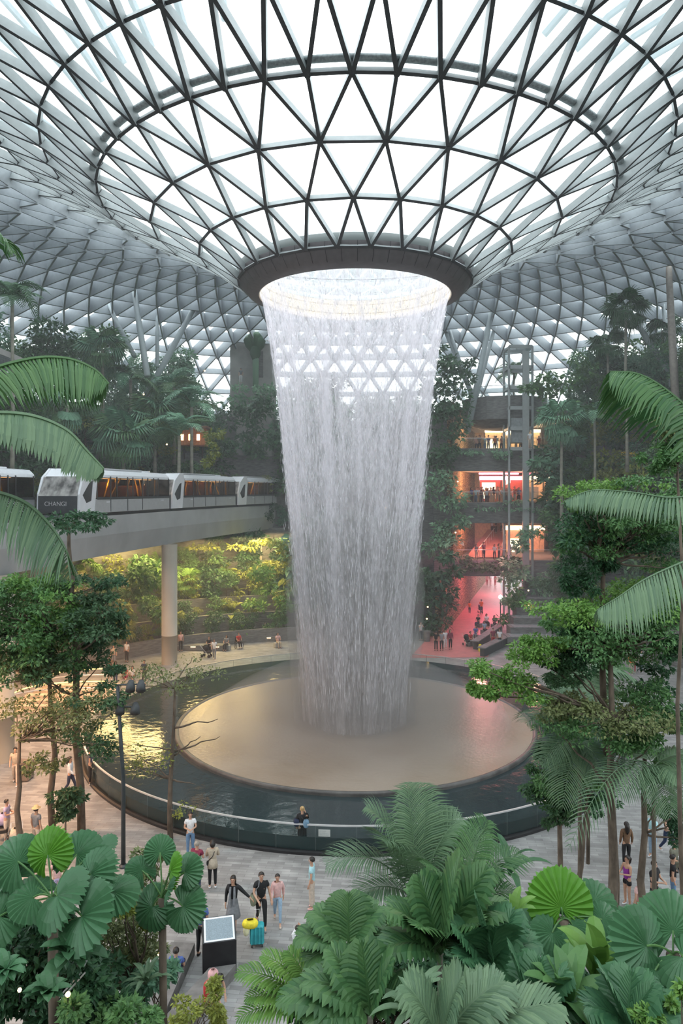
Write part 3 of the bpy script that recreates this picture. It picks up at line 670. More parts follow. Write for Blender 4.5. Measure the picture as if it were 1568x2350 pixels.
# ------------------------------------------------------------------ foliage builders
def leafcloud(seed, blobs, size, flat=.45, elong=2.0, shell=.35, up=.3):
    """blobs: (x,y,z,rx,ry,rz,n). every leaf is a folded pointed blade of its own"""
    r = np.random.default_rng(seed); VV = []
    for (x,y,z,rx,ry,rz,n) in blobs:
        n = int(n); d = r.normal(size=(n,3)); d /= np.linalg.norm(d,axis=1)[:,None]+1e-9
        u = (shell+(1-shell)*r.random(n))**.6; p = d*u[:,None]*np.array([rx,ry,rz])
        p += np.sin(p[:,[1,2,0]]*7+x)*.08*min(rx,rz)
        p += np.array([x,y,z])
        t = d*np.array([1,1,.4])+r.normal(size=(n,3))*.6; t[:,2] -= .15; t /= np.linalg.norm(t,axis=1)[:,None]
        nn = r.normal(size=(n,3))*.5+np.array([0,-.25,1.0]); s = np.cross(t,nn); s /= np.linalg.norm(s,axis=1)[:,None]+1e-9
        m = np.cross(s,t); sz = size*r.uniform(.6,1.3,n)[:,None]; w = sz/elong
        V = np.empty((n,5,3)); V[:,0] = p; V[:,1] = p+t*sz*.45+s*w*.5+m*w*.12; V[:,2] = p+t*sz-m*sz*.15
        V[:,3] = p+t*sz*.45-s*w*.5+m*w*.12; V[:,4] = p+t*sz*.5-m*w*.05; VV.append(V)
    V = np.concatenate(VV); n = len(V); b = np.arange(n)[:,None]*5
    Fs = np.concatenate([b+np.array([0,4,1]), b+np.array([1,4,2]), b+np.array([0,3,4]), b+np.array([3,2,4])])
    return V.reshape(-1,3), Fs
def bez(a, b, c, n=14): return [a*(1-t)**2+b*2*t*(1-t)+c*t*t for t in [k/n for k in range(n+1)]]
def frondmesh(name, pts, n, Lf, wf, droop=.5, vee=.5, mat=None, seed=1, fwd=.7, stem=.018, join=0, start=.12, up=Vector((0,0,1))):
    """pinnate frond along the rachis pts; leaflets on both sides, each a tapering bent blade"""
    r = random.Random(seed); V = []; Fs = []; m = MB(); P_ = [Vector(p) for p in pts]; T = len(P_)-1
    m.tube(P_, [stem*(1-.75*i/T) for i in range(T+1)], 4)
    for k in range(n):
        s = start+(1-start)*(k+.5)/n; f = s*T; i = min(int(f), T-1); p = P_[i].lerp(P_[i+1], f-i)
        t = (P_[i+1]-P_[i]).normalized(); sd = t.cross(up)
        if sd.length < .05: sd = t.cross(Vector((0,1,.2)))
        sd.normalize(); nn = sd.cross(t).normalized()
        prof = math.sin(min(1,(s*.92+.10))*PI)**.55; L = Lf*prof*r.uniform(.9,1.08)
        for sg in (-1,1):
            fw = fwd*(.45+.9*s); d = (sd*sg+t*fw+nn*vee*.35).normalized(); q = p+t*r.uniform(-.005,.005); pt = [q]; dd = d.copy()
            for j in range(3):
                q = q+dd*L/3; dd = (dd+Vector((0,0,-1))*droop*(.5+.5*j)*r.uniform(.8,1.2)).normalized(); pt.append(q)
            w = wf*r.uniform(.85,1.1)*(.6+.4*prof); wv = t*w*.5; c = nn*w*.14; b = len(m.V)
            m.V += [tuple(x) for x in (pt[0]-wv*.5, pt[0]+wv*.5, pt[1]-wv, pt[1]+c, pt[1]+wv, pt[2]-wv*(.9+join), pt[2]+c*.8, pt[2]+wv*(.9+join), pt[3])]
            m.F += [(b,b+1,b+4,b+3),(b,b+3,b+2),(b+2,b+3,b+6,b+5),(b+3,b+4,b+7,b+6),(b+5,b+6,b+8),(b+6,b+7,b+8)]
    return m.me(name, mat)
def fanmesh(name, R, n=40, span=300, split=.12, droop=.15, cup=.25, mat=None, seed=1):
    """pleated fan blade: hub at origin, axis +X, upper side +Z; split = depth of the free finger tips"""
    r = random.Random(seed); V = [(0,0,0)]; Fs = []; rad = [.12,.4,.7,1-split]; a0 = -span/2
    for k in range(n+1):
        a = math.radians(a0+span*k/n); rr = R*(1-.22*abs(a)/PI)
        for u in rad:
            z = (R*.03*u if k % 2 else -R*.03*u)+cup*R*u*(1-u)*.8-droop*R*u**2.2*(1+.35*math.sin(a*3+seed)); V.append((rr*u*math.cos(a), rr*u*math.sin(a), z+(R*.02*u if k % 2 else -R*.02*u)))
    m = len(rad)
    for k in range(n):
        Fs.append((0, 1+k*m, 1+(k+1)*m))
        for i in range(m-1): Fs.append((1+k*m+i, 1+k*m+i+1, 1+(k+1)*m+i+1, 1+(k+1)*m+i))
        a = math.radians(a0+span*(k+.5)/n); rr = R*(1-.22*abs(a)/PI)*r.uniform(.95,1.03); V.append((rr*math.cos(a), rr*math.sin(a), -droop*R*1.15-split*R*.45+ (0 if split < .2 else -R*split*r.uniform(.1,.6))))
        Fs.append((k*m+m, len(V)-1, (k+1)*m+m))
    return mesh(name, V, Fs, mat)
def strapmesh(name, L, w, arch=.5, n=8, mat=None, fold=.18, droop=.6):
    V = []; Fs = []; p = Vector((0,0,0)); a = arch+.6
    for i in range(n+1):
        s = i/n; ww = w*math.sin(PI*min(1,s*.88+.08))**.7 if i < n else .002; V += [(p.x,-ww/2,p.z+fold*ww),(p.x,0,p.z),(p.x,ww/2,p.z+fold*ww)]
        p = p+Vector((math.cos(a),0,math.sin(a)))*L/n; a -= droop*1.6/n
    for i in range(n): b = i*3; Fs += [(b,b+1,b+4,b+3),(b+1,b+2,b+5,b+4)]
    return mesh(name, V, Fs, mat)
def orient(x, z):
    x = x.normalized(); y = z.cross(x).normalized(); z = x.cross(y); return Matrix((x,y,z)).transposed().to_euler()
def branch(a, b, r0, r1, seed, n=6, wob=.06):
    r = random.Random(seed); a, b = Vector(a), Vector(b); L = (b-a).length
    pts = [a.lerp(b,k/n)+Vector((r.uniform(-1,1),r.uniform(-1,1),r.uniform(-.3,.3)))*L*wob*(0 if k in (0,n) else 1) for k in range(n+1)]
    return pts, [r0+(r1-r0)*k/n for k in range(n+1)]
# ---- trees placed from their trunk and their leaf masses
def tree(label, base, Y, top, blobs, leaf, size, dens=1.0, r0=.13, group=None, seed=1, bark='bark', name='tree', via=None, bare=()):
    b = G(base[0], base[1]) if Y is None else W(base[0], base[1], Y)
    if Y is None: Y = b.y
    b.z = max(0, 10.6-.76*Y)
    t = thing(name, label, 'tree', b, 0, group); px = Y/F; tp = W(top[0],top[1],Y)-b
    P0 = [Vector((0,0,0))]+[W(v[0],v[1],Y)-b for v in (via or [])]+[tp]
    pts = []; 
    for i in range(len(P0)-1):
        q, _ = branch(P0[i], P0[i+1], 0, 0, seed+i, 5, .012); pts += q[:-1] if i < len(P0)-2 else q
    MB().tube(pts, [r0*(1-.6*k/(len(pts)-1)) for k in range(len(pts))], 10).ob('trunk', mt[bark], t, True)
    rr = random.Random(seed); bl = {}; 
    for (x,y,rx,ry,*o) in blobs:
        lf = o[0] if o else leaf; dz = o[1] if len(o) > 1 else rr.uniform(-.6,.6)*rx*px; dn = o[2] if len(o) > 2 else 1
        c = W(x,y,Y)-b+Vector((0,dz,0)); rxm, rzm = rx*px, ry*px
        # split the mass into pads so that the crown reads in layers
        k = max(6,int(rx*ry/130)); 
        for q in range(k):
            ax = rr.uniform(-.85,.85); az = rr.uniform(-.85,.85); ay = rr.uniform(-.8,.8); sc = rr.uniform(.22,.42)
            cc = c+Vector((ax*rxm, ay*rxm, az*rzm)); n = 430*dens*dn*max(.6,(rxm*rzm)**.5)/ (k**.72)
            bl.setdefault(lf,[]).append((cc.x,cc.y,cc.z,rxm*sc,rxm*sc,max(rzm*sc*.8,.12),n))
            if q % 6 == 0:
                near = min(pts, key=lambda p: (p-cc).length+max(0,(p.z-cc.z)*2)); br, rd = branch(near, cc, r0*.28, .012, seed*31+q, 6)
                MB().tube(br, rd, 6).ob('branch', mt['bark' if bark == 'bark' else 'twig'], t, True)
    for (x0,y0,x1,y1) in bare:
        a_, c_ = W(x0,y0,Y)-b, W(x1,y1,Y)-b; m = MB(); br, rd = branch(a_, c_, r0*.4, .012, seed+int(x1), 7); m.tube(br, rd, 6)
        m.ob('branch', mt['bark'], t, True)
    for lf, L in bl.items():
        V, Fs = leafcloud(seed+len(lf), L, size); link('foliage', mesh('foliage', V, Fs, mt[lf]), t)
    return t
def palm_px(label, crown, Y, tips, n=26, Lf=.55, wf=.04, mat='palm', foot=None, r0=.07, droop=.45, seed=1, name='palm', rise=.35, group=None, trunkmat='barkp', vee=.5, join=0):
    c = W(crown[0],crown[1],Y); f = foot if foot is not None else max(0,10.6-.76*Y)
    t = thing(name, label, 'plant' if c.z-f < 1 else 'palm', (c.x,c.y,f), 0, group); cz = c.z-f
    if cz > .3: MB().tube([(0,0,-.1),(.02,0,cz*.5),(0,0,cz)], [r0*1.1,r0,r0*.8], 10).ob('trunk', mt[trunkmat], t, True)
    rr = random.Random(seed)
    for k, tp in enumerate(tips):
        e = W(tp[0],tp[1],Y+(tp[2] if len(tp)>2 else 0))-Vector((c.x,c.y,f)); a = Vector((0,0,cz)); d = e-a
        mid = a+d*.45+Vector((0,0,d.length*(rise if len(tp)<4 else tp[3]))); L = d.length
        me = frondmesh('frond', bez(a, mid, e, 14), int(n), Lf*min(1.15,.5+.5*L/1.2), wf, droop, vee, mt[mat], seed*17+k, join=join); link('frond', me, t)
    return t
def fan_px(label, crown, Y, leaves, foot=None, mat='fan', r0=.06, n=44, split=.06, seed=1, span=310, name='fan_palm', droop=.18):
    c = W(crown[0],crown[1],Y); f = foot if foot is not None else max(0,10.6-.76*Y); t = thing(name, label, 'palm', (c.x,c.y,f)); cz = c.z-f
    MB().tube([(0,0,-.1),(.03,0,cz*.5),(0,0,cz)], [r0*1.2,r0,r0], 10).ob('trunk', mt['bark'], t, True); rr = random.Random(seed)
    for k, L in enumerate(leaves):
        x, y, rad = L[:3]; dy = L[3] if len(L) > 3 else 0; m = L[4] if len(L) > 4 else mat; tilt = L[5] if len(L) > 5 else .5
        h = W(x,y,Y+dy)-Vector((c.x,c.y,f)); a = Vector((0,0,cz)); ax = h-a; R = rad*Y/F*1.08
        ax = ax.normalized() if ax.length > .05 else Vector((0,-.3,-1)); hub = h-ax*R*.25
        nz_ = (Vector((0,-tilt*1.2,1-tilt*.5))+Vector((rr.uniform(-.25,.25),rr.uniform(-.2,.2),0))).normalized()
        if abs(nz_.dot(ax)) > .93: ax = (ax+Vector((.5,-.4,-.3))).normalized()
        mid = a.lerp(hub,.5)+Vector((0,0,.08))
        lf = link('leaf_blade', fanmesh('leaf_blade', R, n, span, split, droop*rr.uniform(.6,1.6), .25, mt[m], seed*7+k), t, None, hub, orient(ax, nz_))
        MB().tube(bez(a,mid,hub,6), .012, 5).ob('leaf_stalk', mt['leaf_mid'], t)
    return t
# ================================================================== background planting
# shared plant kinds for the terraces
def bg_tree_kind(seed, leaf, h=1.0, layers=6, rx=.42, low=.35, size=.05, n=420, bark='bark', spread=1.0):
    r = random.Random(seed); bl = []; tm = MB(); tm.tube([(0,0,-.05),(.01,.01,.4),(0,.02,.85)], [.022,.016,.008], 7)
    for k in range(layers):
        a = r.uniform(0,6.28); z = low+(1-low)*(k+.5)/layers*.95; q = rx*r.uniform(.25,.75)*spread*(1.1-.5*z)
        x, y = q*math.cos(a), q*math.sin(a); bl.append((x,y,z,rx*r.uniform(.4,.62),rx*r.uniform(.4,.62),.09*r.uniform(.8,1.6),n))
        p, rd = branch((0,0,z*.6), (x,y,z), .008, .003, seed*9+k, 4); tm.tube(p, rd, 5)
    V, Fs = leafcloud(seed, bl, size); return tm.me('trunk', mt[bark], True), mesh('foliage', V, Fs, mt[leaf])
def place(name, parts, label, cat, group, loc, s, rz, mats=None, sz=None):
    t = thing(name, label, cat, loc, rz, group); t.scale = (s,s,sz or s)
    for k, (pn, me) in enumerate(parts): link(pn, me, t, mats.get(pn) if mats else None)
    return t
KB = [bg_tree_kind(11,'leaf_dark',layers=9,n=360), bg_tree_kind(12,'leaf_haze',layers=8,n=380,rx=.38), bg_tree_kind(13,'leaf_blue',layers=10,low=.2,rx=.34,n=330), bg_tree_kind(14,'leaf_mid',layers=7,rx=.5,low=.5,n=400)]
KS = [bg_tree_kind(21,'leaf_mid',layers=6,low=.05,rx=.6,size=.09,n=200), bg_tree_kind(22,'leaf_dark',layers=6,low=.05,rx=.6,size=.11,n=170), bg_tree_kind(23,'leaf_yellow',layers=6,low=.08,rx=.55,size=.08,n=220)]
def fr_kind(name, L, arch, n, Lf, wf, mat, seed, droop=.5):
    return frondmesh(name, bez(Vector((0,0,0)), Vector((L*.45,0,L*arch)), Vector((L,0,-L*.12)), 10), n, Lf, wf, droop, .4, mt[mat], seed)
FRD = [fr_kind('frond',1.0,.55,20,.34,.05,'leaf_blue',1), fr_kind('frond',1.0,.35,20,.36,.05,'palm',2), fr_kind('frond',1,.8,20,.3,.05,'leaf_blue',3)]
FAN = [fanmesh('leaf_blade', .5, 22, 250, .45, .25, .2, mt['palm'], 4), fanmesh('leaf_blade', .5, 22, 250, .5, .4, .1, mt['leaf_blue'], 5)]
TRK = MB().tube([(0,0,0),(.008,0,.5),(0,0,1)], [.03,.022,.02], 8).me('trunk', mt['barkp'], True)
def bg_palm(label, loc, h, s, seed, group=None, kind='pinnate', nf=13, mat=None):
    r = random.Random(seed); t = thing('palm' if kind == 'pinnate' else 'fan_palm', label, 'palm', loc, r.uniform(0,6), group)
    o = link('trunk', TRK, t); o.scale = (s*2.2 if h > 4 else s*1.6,)*2+(h,)
    for k in range(nf):
        a = 2.4*k; el = r.uniform(-.5,.9) if kind == 'pinnate' else r.uniform(-.9,1.2)
        if kind == 'pinnate': link('frond', FRD[k%3], t, mat, (0,0,h), Euler((0,-el*.8,a)), s)
        else:
            d = Vector((math.cos(a)*math.cos(el), math.sin(a)*math.cos(el), math.sin(el)))
            zz_ = Vector((-d.x*d.z,-d.y*d.z,1-d.z*d.z)).normalized() if abs(d.z) < .98 else Vector((1,0,0))
            link('leaf_blade', FAN[k%2], t, mat, Vector((0,0,h))+d*s*.45, orient(d, zz_), s)
            MB().tube([(0,0,h), Vector((0,0,h))+d*s*.45], .02, 4).ob('leaf_stalk', mt['leaf_mid'], t)
    return t
R_ = random.Random(5)
def polar(d, r, z): a = math.radians(d); return Vector((OX+r*math.cos(a), OY+r*math.sin(a), z))
def lr(d, r): return r+Lup(d, r)
cn = 0
def forest(d0, d1, n, r_, z, h0, h1, label, group, kinds=KB, radial=1.2, off=True, name='tree', cat='tree', mats=None):
    for k in range(n):
        d = d0+(d1-d0)*(k+R_.uniform(.15,.85))/n; rr = (lr(d, r_) if off else r_)+R_.uniform(0,radial); p = polar(d, rr, z-.1)
        if p.y < 22 and abs(p.x) < 12: continue
        kd = kinds[R_.randrange(len(kinds))]
        sx_ = CX+p.x*F/p.y
        if p.y > 70 and 505 < sx_ < 640 and z > 12: h0_ = h0*.45; h = h0_ if z > 14 else 2.2
        else: h = R_.uniform(h0,h1)
        place(name, (('trunk',kd[0]),('foliage',kd[1])), label, cat, group, p, h, R_.uniform(0,6.28), None, h*R_.uniform(.85,1.1))
forest(92, 176, 22, 48.5, 19.9, 6.5, 9.5, 'broadleaf tree with a dark crown on the highest left terrace, against the roof lattice', 'trees of the highest left terrace')
forest(76, 99, 9, 48.5, 19.9, 4.5, 6.0, 'broadleaf tree on the highest terrace seen behind the falling water', 'trees behind the waterfall top')
forest(78, 176, 30, 45, 16.9, 4.5, 7, 'green tree on the second highest left terrace, above the trains', 'trees of the second left terrace')
forest(78, 170, 34, 42.6, 12.9, 3.5, 5.5, 'shrubby tree on the left terrace directly above the train roofs', 'trees above the train roofs', KB+KS[:2])
forest(78, 165, 26, 41.6, 8.9, 3.2, 4.6, 'dark shrubby tree on the terrace level with the guideway', 'trees level with the guideway', KB+KS[:2])
forest(-10, 52, 20, 40.5, 19.9, 6, 9, 'dark leafy tree on the highest right terrace, against the roof lattice', 'trees of the highest right terrace', off=False)
forest(-10, 53, 26, 36, 17.2, 4, 6.5, 'green tree on the second highest right terrace', 'trees of the second right terrace', off=False)
forest(0, 53.5, 26, 34, 11.9, 4.5, 6.5, 'hanging green shrub on the middle right terrace', 'shrubs of the middle right terrace', KB+KS, off=False)
forest(10, 53.5, 20, 32, 5.9, 4.5, 6.5, 'green shrub tree on the lower right terrace', 'shrubs of the lower right terrace', KB+KS, off=False)
forest(10, 52, 16, 29.5, 2.4, 3.5, 5, 'green shrub at the foot of the right terraces', 'shrubs at the foot of the right terraces', KB+KS, off=False)
# garden beneath the guideway
YL = {'foliage': mt['leaf_yellow']}
for (rr_, z, n) in ((25.3,.7,22),(27.8,1.8,22),(30.3,3.0,22),(32.8,4.3,20),(35.3,5.8,20)):
    for k in range(n):
        d = 82+70*(k+R_.uniform(.1,.9))/n
        if 99 < d < 103 and rr_ < 29: continue
        kd = KS[R_.randrange(3)] if R_.random() < .7 else KB[3]; h = R_.uniform(1.3,2.9)*(1.25 if rr_ > 30 else .8)
        place('shrub', (('trunk',kd[0]),('foliage',kd[1])), 'leafy shrub in the warm lit stepped garden beneath the guideway', 'shrub', 'shrubs of the warm lit stepped garden', polar(d, rr_+.9, z), h, R_.uniform(0,6))
STR = [strapmesh('leaf_blade', 1, .17, .3, 8, mt['leaf_bright'], droop=1.0), strapmesh('leaf_blade', 1, .42, .2, 8, mt['leaf_yellow'], droop=.9), strapmesh('leaf_blade', 1, .3, .5, 8, mt['leaf_mid'], droop=.8)]
def rosette(label, loc, s, seed, kind=0, n=16, group=None, name='leafy_plant', mat=None, stalk=0):
    r = random.Random(seed); t = thing(name, label, 'plant', loc, r.uniform(0,6), group)
    if stalk: MB().tube([(0,0,0),(.02,0,stalk)], [.05,.035], 7).ob('stem', mt['barkp'], t)
    for k in range(n): link('leaf_blade', STR[kind], t, mat, (0,0,stalk), Euler((0,-r.uniform(-.35,.75),2.4*k)), s*r.uniform(.7,1.1))
    return t
for k in range(34):
    d = 84+58*R_.random(); rr_, z = R_.choice([(26.3,.8),(28.8,1.9),(31.2,3.1),(33.6,4.4),(36,5.9)])
    if R_.random() < .5: rosette('rosette of long arching leaves in the warm lit stepped garden', polar(d,rr_-.2,z), R_.uniform(1.0,1.9), k, k%2, 14, 'rosette plants of the warm lit garden', stalk=R_.choice([0,.5,1.6]))
    else: bg_palm('small fan palm in the warm lit stepped garden', polar(d,rr_,z), R_.uniform(.8,2.6), 1.7, k, 'small fan palms of the warm lit garden', 'fan', 12, mt['leaf_yellow'] if k%2 else mt['leaf_bright'])
# named palms of the terraces
def bp(px, py, Y, foot, s, kind, label, seed, nf=14, mat=None):
    p = W(px,py,Y); return bg_palm(label, (p.x,p.y,foot), p.z-foot, s, seed, None, kind, nf, mat)
bp(28,690,50,14,2.6,'pinnate','dark tall palm at the upper left edge, in front of the roof lattice',1,12,mt['leaf_dark'])
bp(235,805,66,19,2.9,'fan','tall fan palm with a pale shaggy crown, standing left of the long strut',2,22)
bp(283,1000,62,11,3.4,'fan','large fan palm right above the leading train car',3,26)
bp(355,960,66,12,3.4,'fan','large fan palm behind and right of the big one above the train',4,24)
bp(412,1000,62,11.6,3.2,'pinnate','slender pale trunked palm above the second train car',5,11)
bp(440,935,66,11.6,3.2,'pinnate','taller slender palm beside the orange lit window',6,11)
bp(300,870,68,16,3.2,'pinnate','feather palm in the middle of the left terrace forest',7,12)
bp(400,890,70,16,3.0,'pinnate','feather palm right of the middle of the left terrace forest',8,12)
bp(155,930,60,12,2.8,'fan','low fan palm left of the pair above the train',9,14)
bp(1437,712,64,19,2.5,'fan','tall fan palm on the upper right, standing clear above the trees',10,22,mt['leaf_dark'])
bp(1290,965,62,9,2.6,'fan','dark fan palm with a straight trunk right of the lift tower',11,26,mt['leaf_blue'])
bp(1180,860,74,19,2.2,'pinnate','bushy palm behind the lift tower top',12,14,mt['leaf_mid'])
bp(1520,760,66,19,2.4,'fan','spiky palm near the right edge by the tall post',13,16,mt['leaf_dark'])
bp(1395,790,66,19,2.2,'fan','spiky screw pine left of the tall right fan palm',14,18,mt['leaf_dark'])
bp(1365,960,62,12,2.2,'pinnate','small feather palm in the right hanging garden',15,12)
bp(1440,900,60,15,2.4,'fan','pale fan palm in the right hanging garden',16,18)
# column of climbing plants left of the canyon and greenery on its right
def climber(label, cols, Y, leaf, size, seed, dens=1.0, name='climbing_plant', cat='climbing plant'):
    t = None; r = random.Random(seed); bl = []
    x0, y0 = cols[0][0], cols[0][1]; b = W(x0,max(c[1] for c in cols),Y)
    for (x,y,rx,ry) in cols:
        k = max(3,int(rx*ry/260))
        for q in range(k):
            c = W(x+r.uniform(-.8,.8)*rx, y+r.uniform(-.8,.8)*ry, Y+r.uniform(-.8,.5))-b; s = Y/F
            bl.append((c.x,c.y,c.z,rx*s*.45,.8,ry*s*.3,70*dens))
    V, Fs = leafcloud(seed, bl, size); o = link(name, mesh(name, V, Fs, mt[leaf]), None, None, b); return tag(o, label, cat)
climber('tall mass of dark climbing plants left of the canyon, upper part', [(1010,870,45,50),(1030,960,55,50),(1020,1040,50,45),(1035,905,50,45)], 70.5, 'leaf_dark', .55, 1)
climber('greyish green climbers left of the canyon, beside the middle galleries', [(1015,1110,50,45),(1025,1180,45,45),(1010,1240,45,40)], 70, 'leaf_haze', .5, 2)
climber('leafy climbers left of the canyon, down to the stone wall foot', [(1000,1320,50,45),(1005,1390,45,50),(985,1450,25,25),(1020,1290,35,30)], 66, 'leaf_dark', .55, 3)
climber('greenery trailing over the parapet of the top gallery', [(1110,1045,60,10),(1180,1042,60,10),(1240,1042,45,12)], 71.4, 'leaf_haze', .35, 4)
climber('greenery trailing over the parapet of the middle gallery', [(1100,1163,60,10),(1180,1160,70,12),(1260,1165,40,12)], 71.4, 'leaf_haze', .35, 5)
climber('greenery trailing over the parapet of the lowest gallery', [(1080,1290,55,12),(1150,1290,50,14),(1110,1300,50,12)], 71.4, 'leaf_dark', .4, 6, 1.3)
climber('bushy climber hanging right of the lower gallery opening', [(1215,1250,30,40),(1190,1310,40,35),(1230,1350,45,45),(1190,1380,35,30)], 69, 'leaf_haze', .5, 7)
climber('pale shrub at the right foot of the pink path', [(1170,1400,30,28),(1195,1370,30,25)], 67, 'leaf_mid', .5, 8)
climber('green mass right of the middle gallery', [(1275,1120,35,60),(1250,1070,30,22),(1300,1040,40,40),(1330,1120,45,60)], 66, 'leaf_blue', .5, 9)
climber('green mass below the fan palm right of the galleries', [(1265,1200,35,40),(1300,1220,40,50),(1290,1290,40,40)], 66, 'leaf_mid', .5, 10)
climber('ferny shrub hanging from the top right of the deck', [(1230,890,40,30),(1290,880,45,35),(1340,850,50,40),(1270,930,40,25)], 67, 'leaf_mid', .5, 11)
climber('dark foliage on the deck right behind the waterfall edge', [(1030,820,35,25),(1060,850,30,25)], 72, 'leaf_dark', .5, 12)
climber('yellow green climber column above the second train car', [(492,1010,22,30),(488,1060,24,30)], 60, 'leaf_yellow', .35, 13)
climber('dark creeping foliage left of the waterfall above the third train car', [(560,960,55,40),(610,1000,35,50),(545,1020,40,30),(600,930,40,25)], 76, 'leaf_dark', .6, 14)
climber('green bushes along the top of the wall behind the third train car', [(520,910,40,25),(580,900,45,22),(640,915,30,25)], 80, 'leaf_haze', .5, 15)
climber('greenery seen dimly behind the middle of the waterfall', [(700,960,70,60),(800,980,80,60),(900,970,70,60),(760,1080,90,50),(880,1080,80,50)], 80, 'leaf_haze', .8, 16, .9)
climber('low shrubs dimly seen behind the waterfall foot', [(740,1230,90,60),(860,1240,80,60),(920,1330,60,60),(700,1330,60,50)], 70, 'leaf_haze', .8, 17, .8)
climber('vines hanging over the warm lit garden wall behind the guideway columns', [(480,1255,60,12),(560,1250,50,14),(640,1250,40,20),(640,1300,30,40),(600,1340,30,30)], 70, 'leaf_yellow', .4, 18)
climber('tall leafy plants beside the garden steps', [(610,1330,35,45),(590,1380,30,25),(650,1370,30,40)], 66, 'leaf_bright', .4, 19)
climber('dark ferns left of the guideway column', [(290,1330,50,30),(340,1310,40,40),(270,1370,45,25),(340,1400,35,30)], 60, 'leaf_mid', .5, 20)
# cactus like sculpture tree in front of the concrete tower
t = thing('cactus', 'tall clubbed cactus like plant in front of the concrete tower', 'cactus', W(587,900,80.5))
b0 = W(587,900,80.5)
MB().tube([(0,0,0),(0,0,4.4)], [.32,.38], 10).ob('trunk', mt['leaf_haze'], t, True)
for x, y, l in ((568,770,38),(578,762,45),(590,762,46),(600,772,36),(586,790,40)):
    p = W(x,y,80.5)-b0; q = W(586+(x-586)*.3,y+l,80.5)-b0; MB().tube([q, q.lerp(p,.4), q.lerp(p,.8), p], [.25,.6,.62,.2], 10).ob('lobe', mt['leaf_dark'], t, True)
# dark cascade steps right of the pink path
for k in range(8):
    y = 1480-k*22; w = 118-k*5; a = W(1165+k*7, y, 62+k*1.3); b = W(min(1300,1165+k*7+w), y-18, 62+k*1.3)
    m = MB().box(a.x,b.x,a.y,a.y+1.6,-.05 if k == 0 else a.z-.8,b.z); s = m.ob('cascade_step', mt['concd']); tag(s, 'dark stone step of the water cascade right of the pink path', 'step', 'dark steps of the water cascade')
    MB().box(a.x+.3,b.x-.3,a.y-.04,a.y+1.5,b.z,b.z+.03).ob('water_film', M('pale_water_film', (.3,.33,.34), .1, .4, 4, stretch=(1,6,1)), s)
# garden steps, low stone bench walls and handrails
st = thing('garden_steps', 'short flight of stone steps with pale handrails in the warm lit garden', 'stairs', G(560,1462))
for k in range(8): MB().bbox(-.95,.95,.36*k,.36*k+.4,0,.17*(k+1),.02).ob('step', M('step_stone', (.34,.3,.25), .7, .2), st)
for s in (-1,1): MB().tube([(s*1.0,0,.9),(s*1.0,2.9,2.25)], .035, 8).tube([(s*1.0,0,0),(s*1.0,0,.9)], .03, 6).tube([(s*1.0,2.9,1.3),(s*1.0,2.9,2.25)], .03, 6).ob('handrail', mt['rail'], st)
for k, (x0, x1, y, lab) in enumerate(((300,520,1500,'low dark stone bench wall left of the guideway column foot'),(430,640,1478,'low dark stone bench wall before the garden steps'))):
    a, b = G(x0,y), G(x1,y); o = MB().bbox(a.x,b.x,a.y+1,a.y+1.9,0,.45,.04).ob('bench_wall', mt['concd']); tag(o, lab, 'bench')
    for q in range(4): x = a.x+(b.x-a.x)*(q+.5)/4; MB().box(x-.2,x+.2,a.y+.985,a.y+.999,.3,.36).ob('recess_light', mt['lamp_warm'], o)

# ================================================================== middle ground trees
tree('slim tree left of the pool whose dark top sits in front of the train beam', (187,1905), None, (158,1215), [(165,1195,85,20,'leaf_dark',0,1.3),(205,1345,60,18,'leaf_dark'),(215,1410,85,40,'leaf_deep'),(200,1470,60,50,'leaf_dark'),(225,1545,55,25,'leaf_dark'),(110,1350,60,30,'leaf_mid'),(235,1390,60,30,'leaf_deep'),(150,1440,70,50,'leaf_mid'),(250,1440,40,30,'leaf_deep'),(130,1510,60,40,'leaf_deep')], 'leaf_dark', .17, 1.8, .16, seed=3, via=[(168,1400)])
tree('tree with a wide light green crown at the left edge beneath the guideway', (122,1902), 28.0, (118,1450), [(60,1370,90,40,'leaf_mid'),(50,1450,90,55,'leaf_mid'),(120,1430,60,50,'leaf_bright'),(60,1520,75,40,'leaf_dark'),(140,1520,50,30,'leaf_mid'),(20,1400,60,60,'leaf_mid'),(20,1490,60,50,'leaf_deep'),(90,1340,90,22,'leaf_bright')], 'leaf_mid', .17, 1.7, .14, seed=4)
tree('leafy tree crown spreading low in front of the left plaza', (40,1905), 26.5, (45,1700), [(60,1620,80,35,'leaf_olive'),(190,1620,90,35,'leaf_olive'),(120,1680,90,40,'leaf_olive'),(225,1690,60,35,'leaf_deep'),(110,1745,45,25,'leaf_olive'),(240,1600,60,25,'leaf_deep')], 'leaf_olive', .16, 1.0, .13, seed=5)
tree('small leafy sapling low on the trunks left of the plaza', (150,1905), 27, (150,1850), [(148,1835,45,28,'leaf_deep'),(140,1870,25,22,'leaf_deep')], 'leaf_deep', .19, 1.5, .05, seed=6)
tree('thin sparse tree standing in front of the pool glass, bare twigs in the middle', (391,1925), None, (402,1580), [(400,1545,115,28,'leaf_olive',0,.8),(450,1560,60,18,'leaf_olive',0,.8),(360,1530,60,15,'leaf_olive',0,.7),(350,1735,50,32,'leaf_yellow',0,.6),(320,1770,30,20,'leaf_olive',0,.5),(420,1860,25,18,'leaf_yellow',0,.3)], 'leaf_olive', .12, .75, .11, seed=7,
     bare=((402,1670,500,1650),(400,1725,505,1690),(396,1735,460,1690),(394,1790,450,1800),(394,1785,340,1775)))
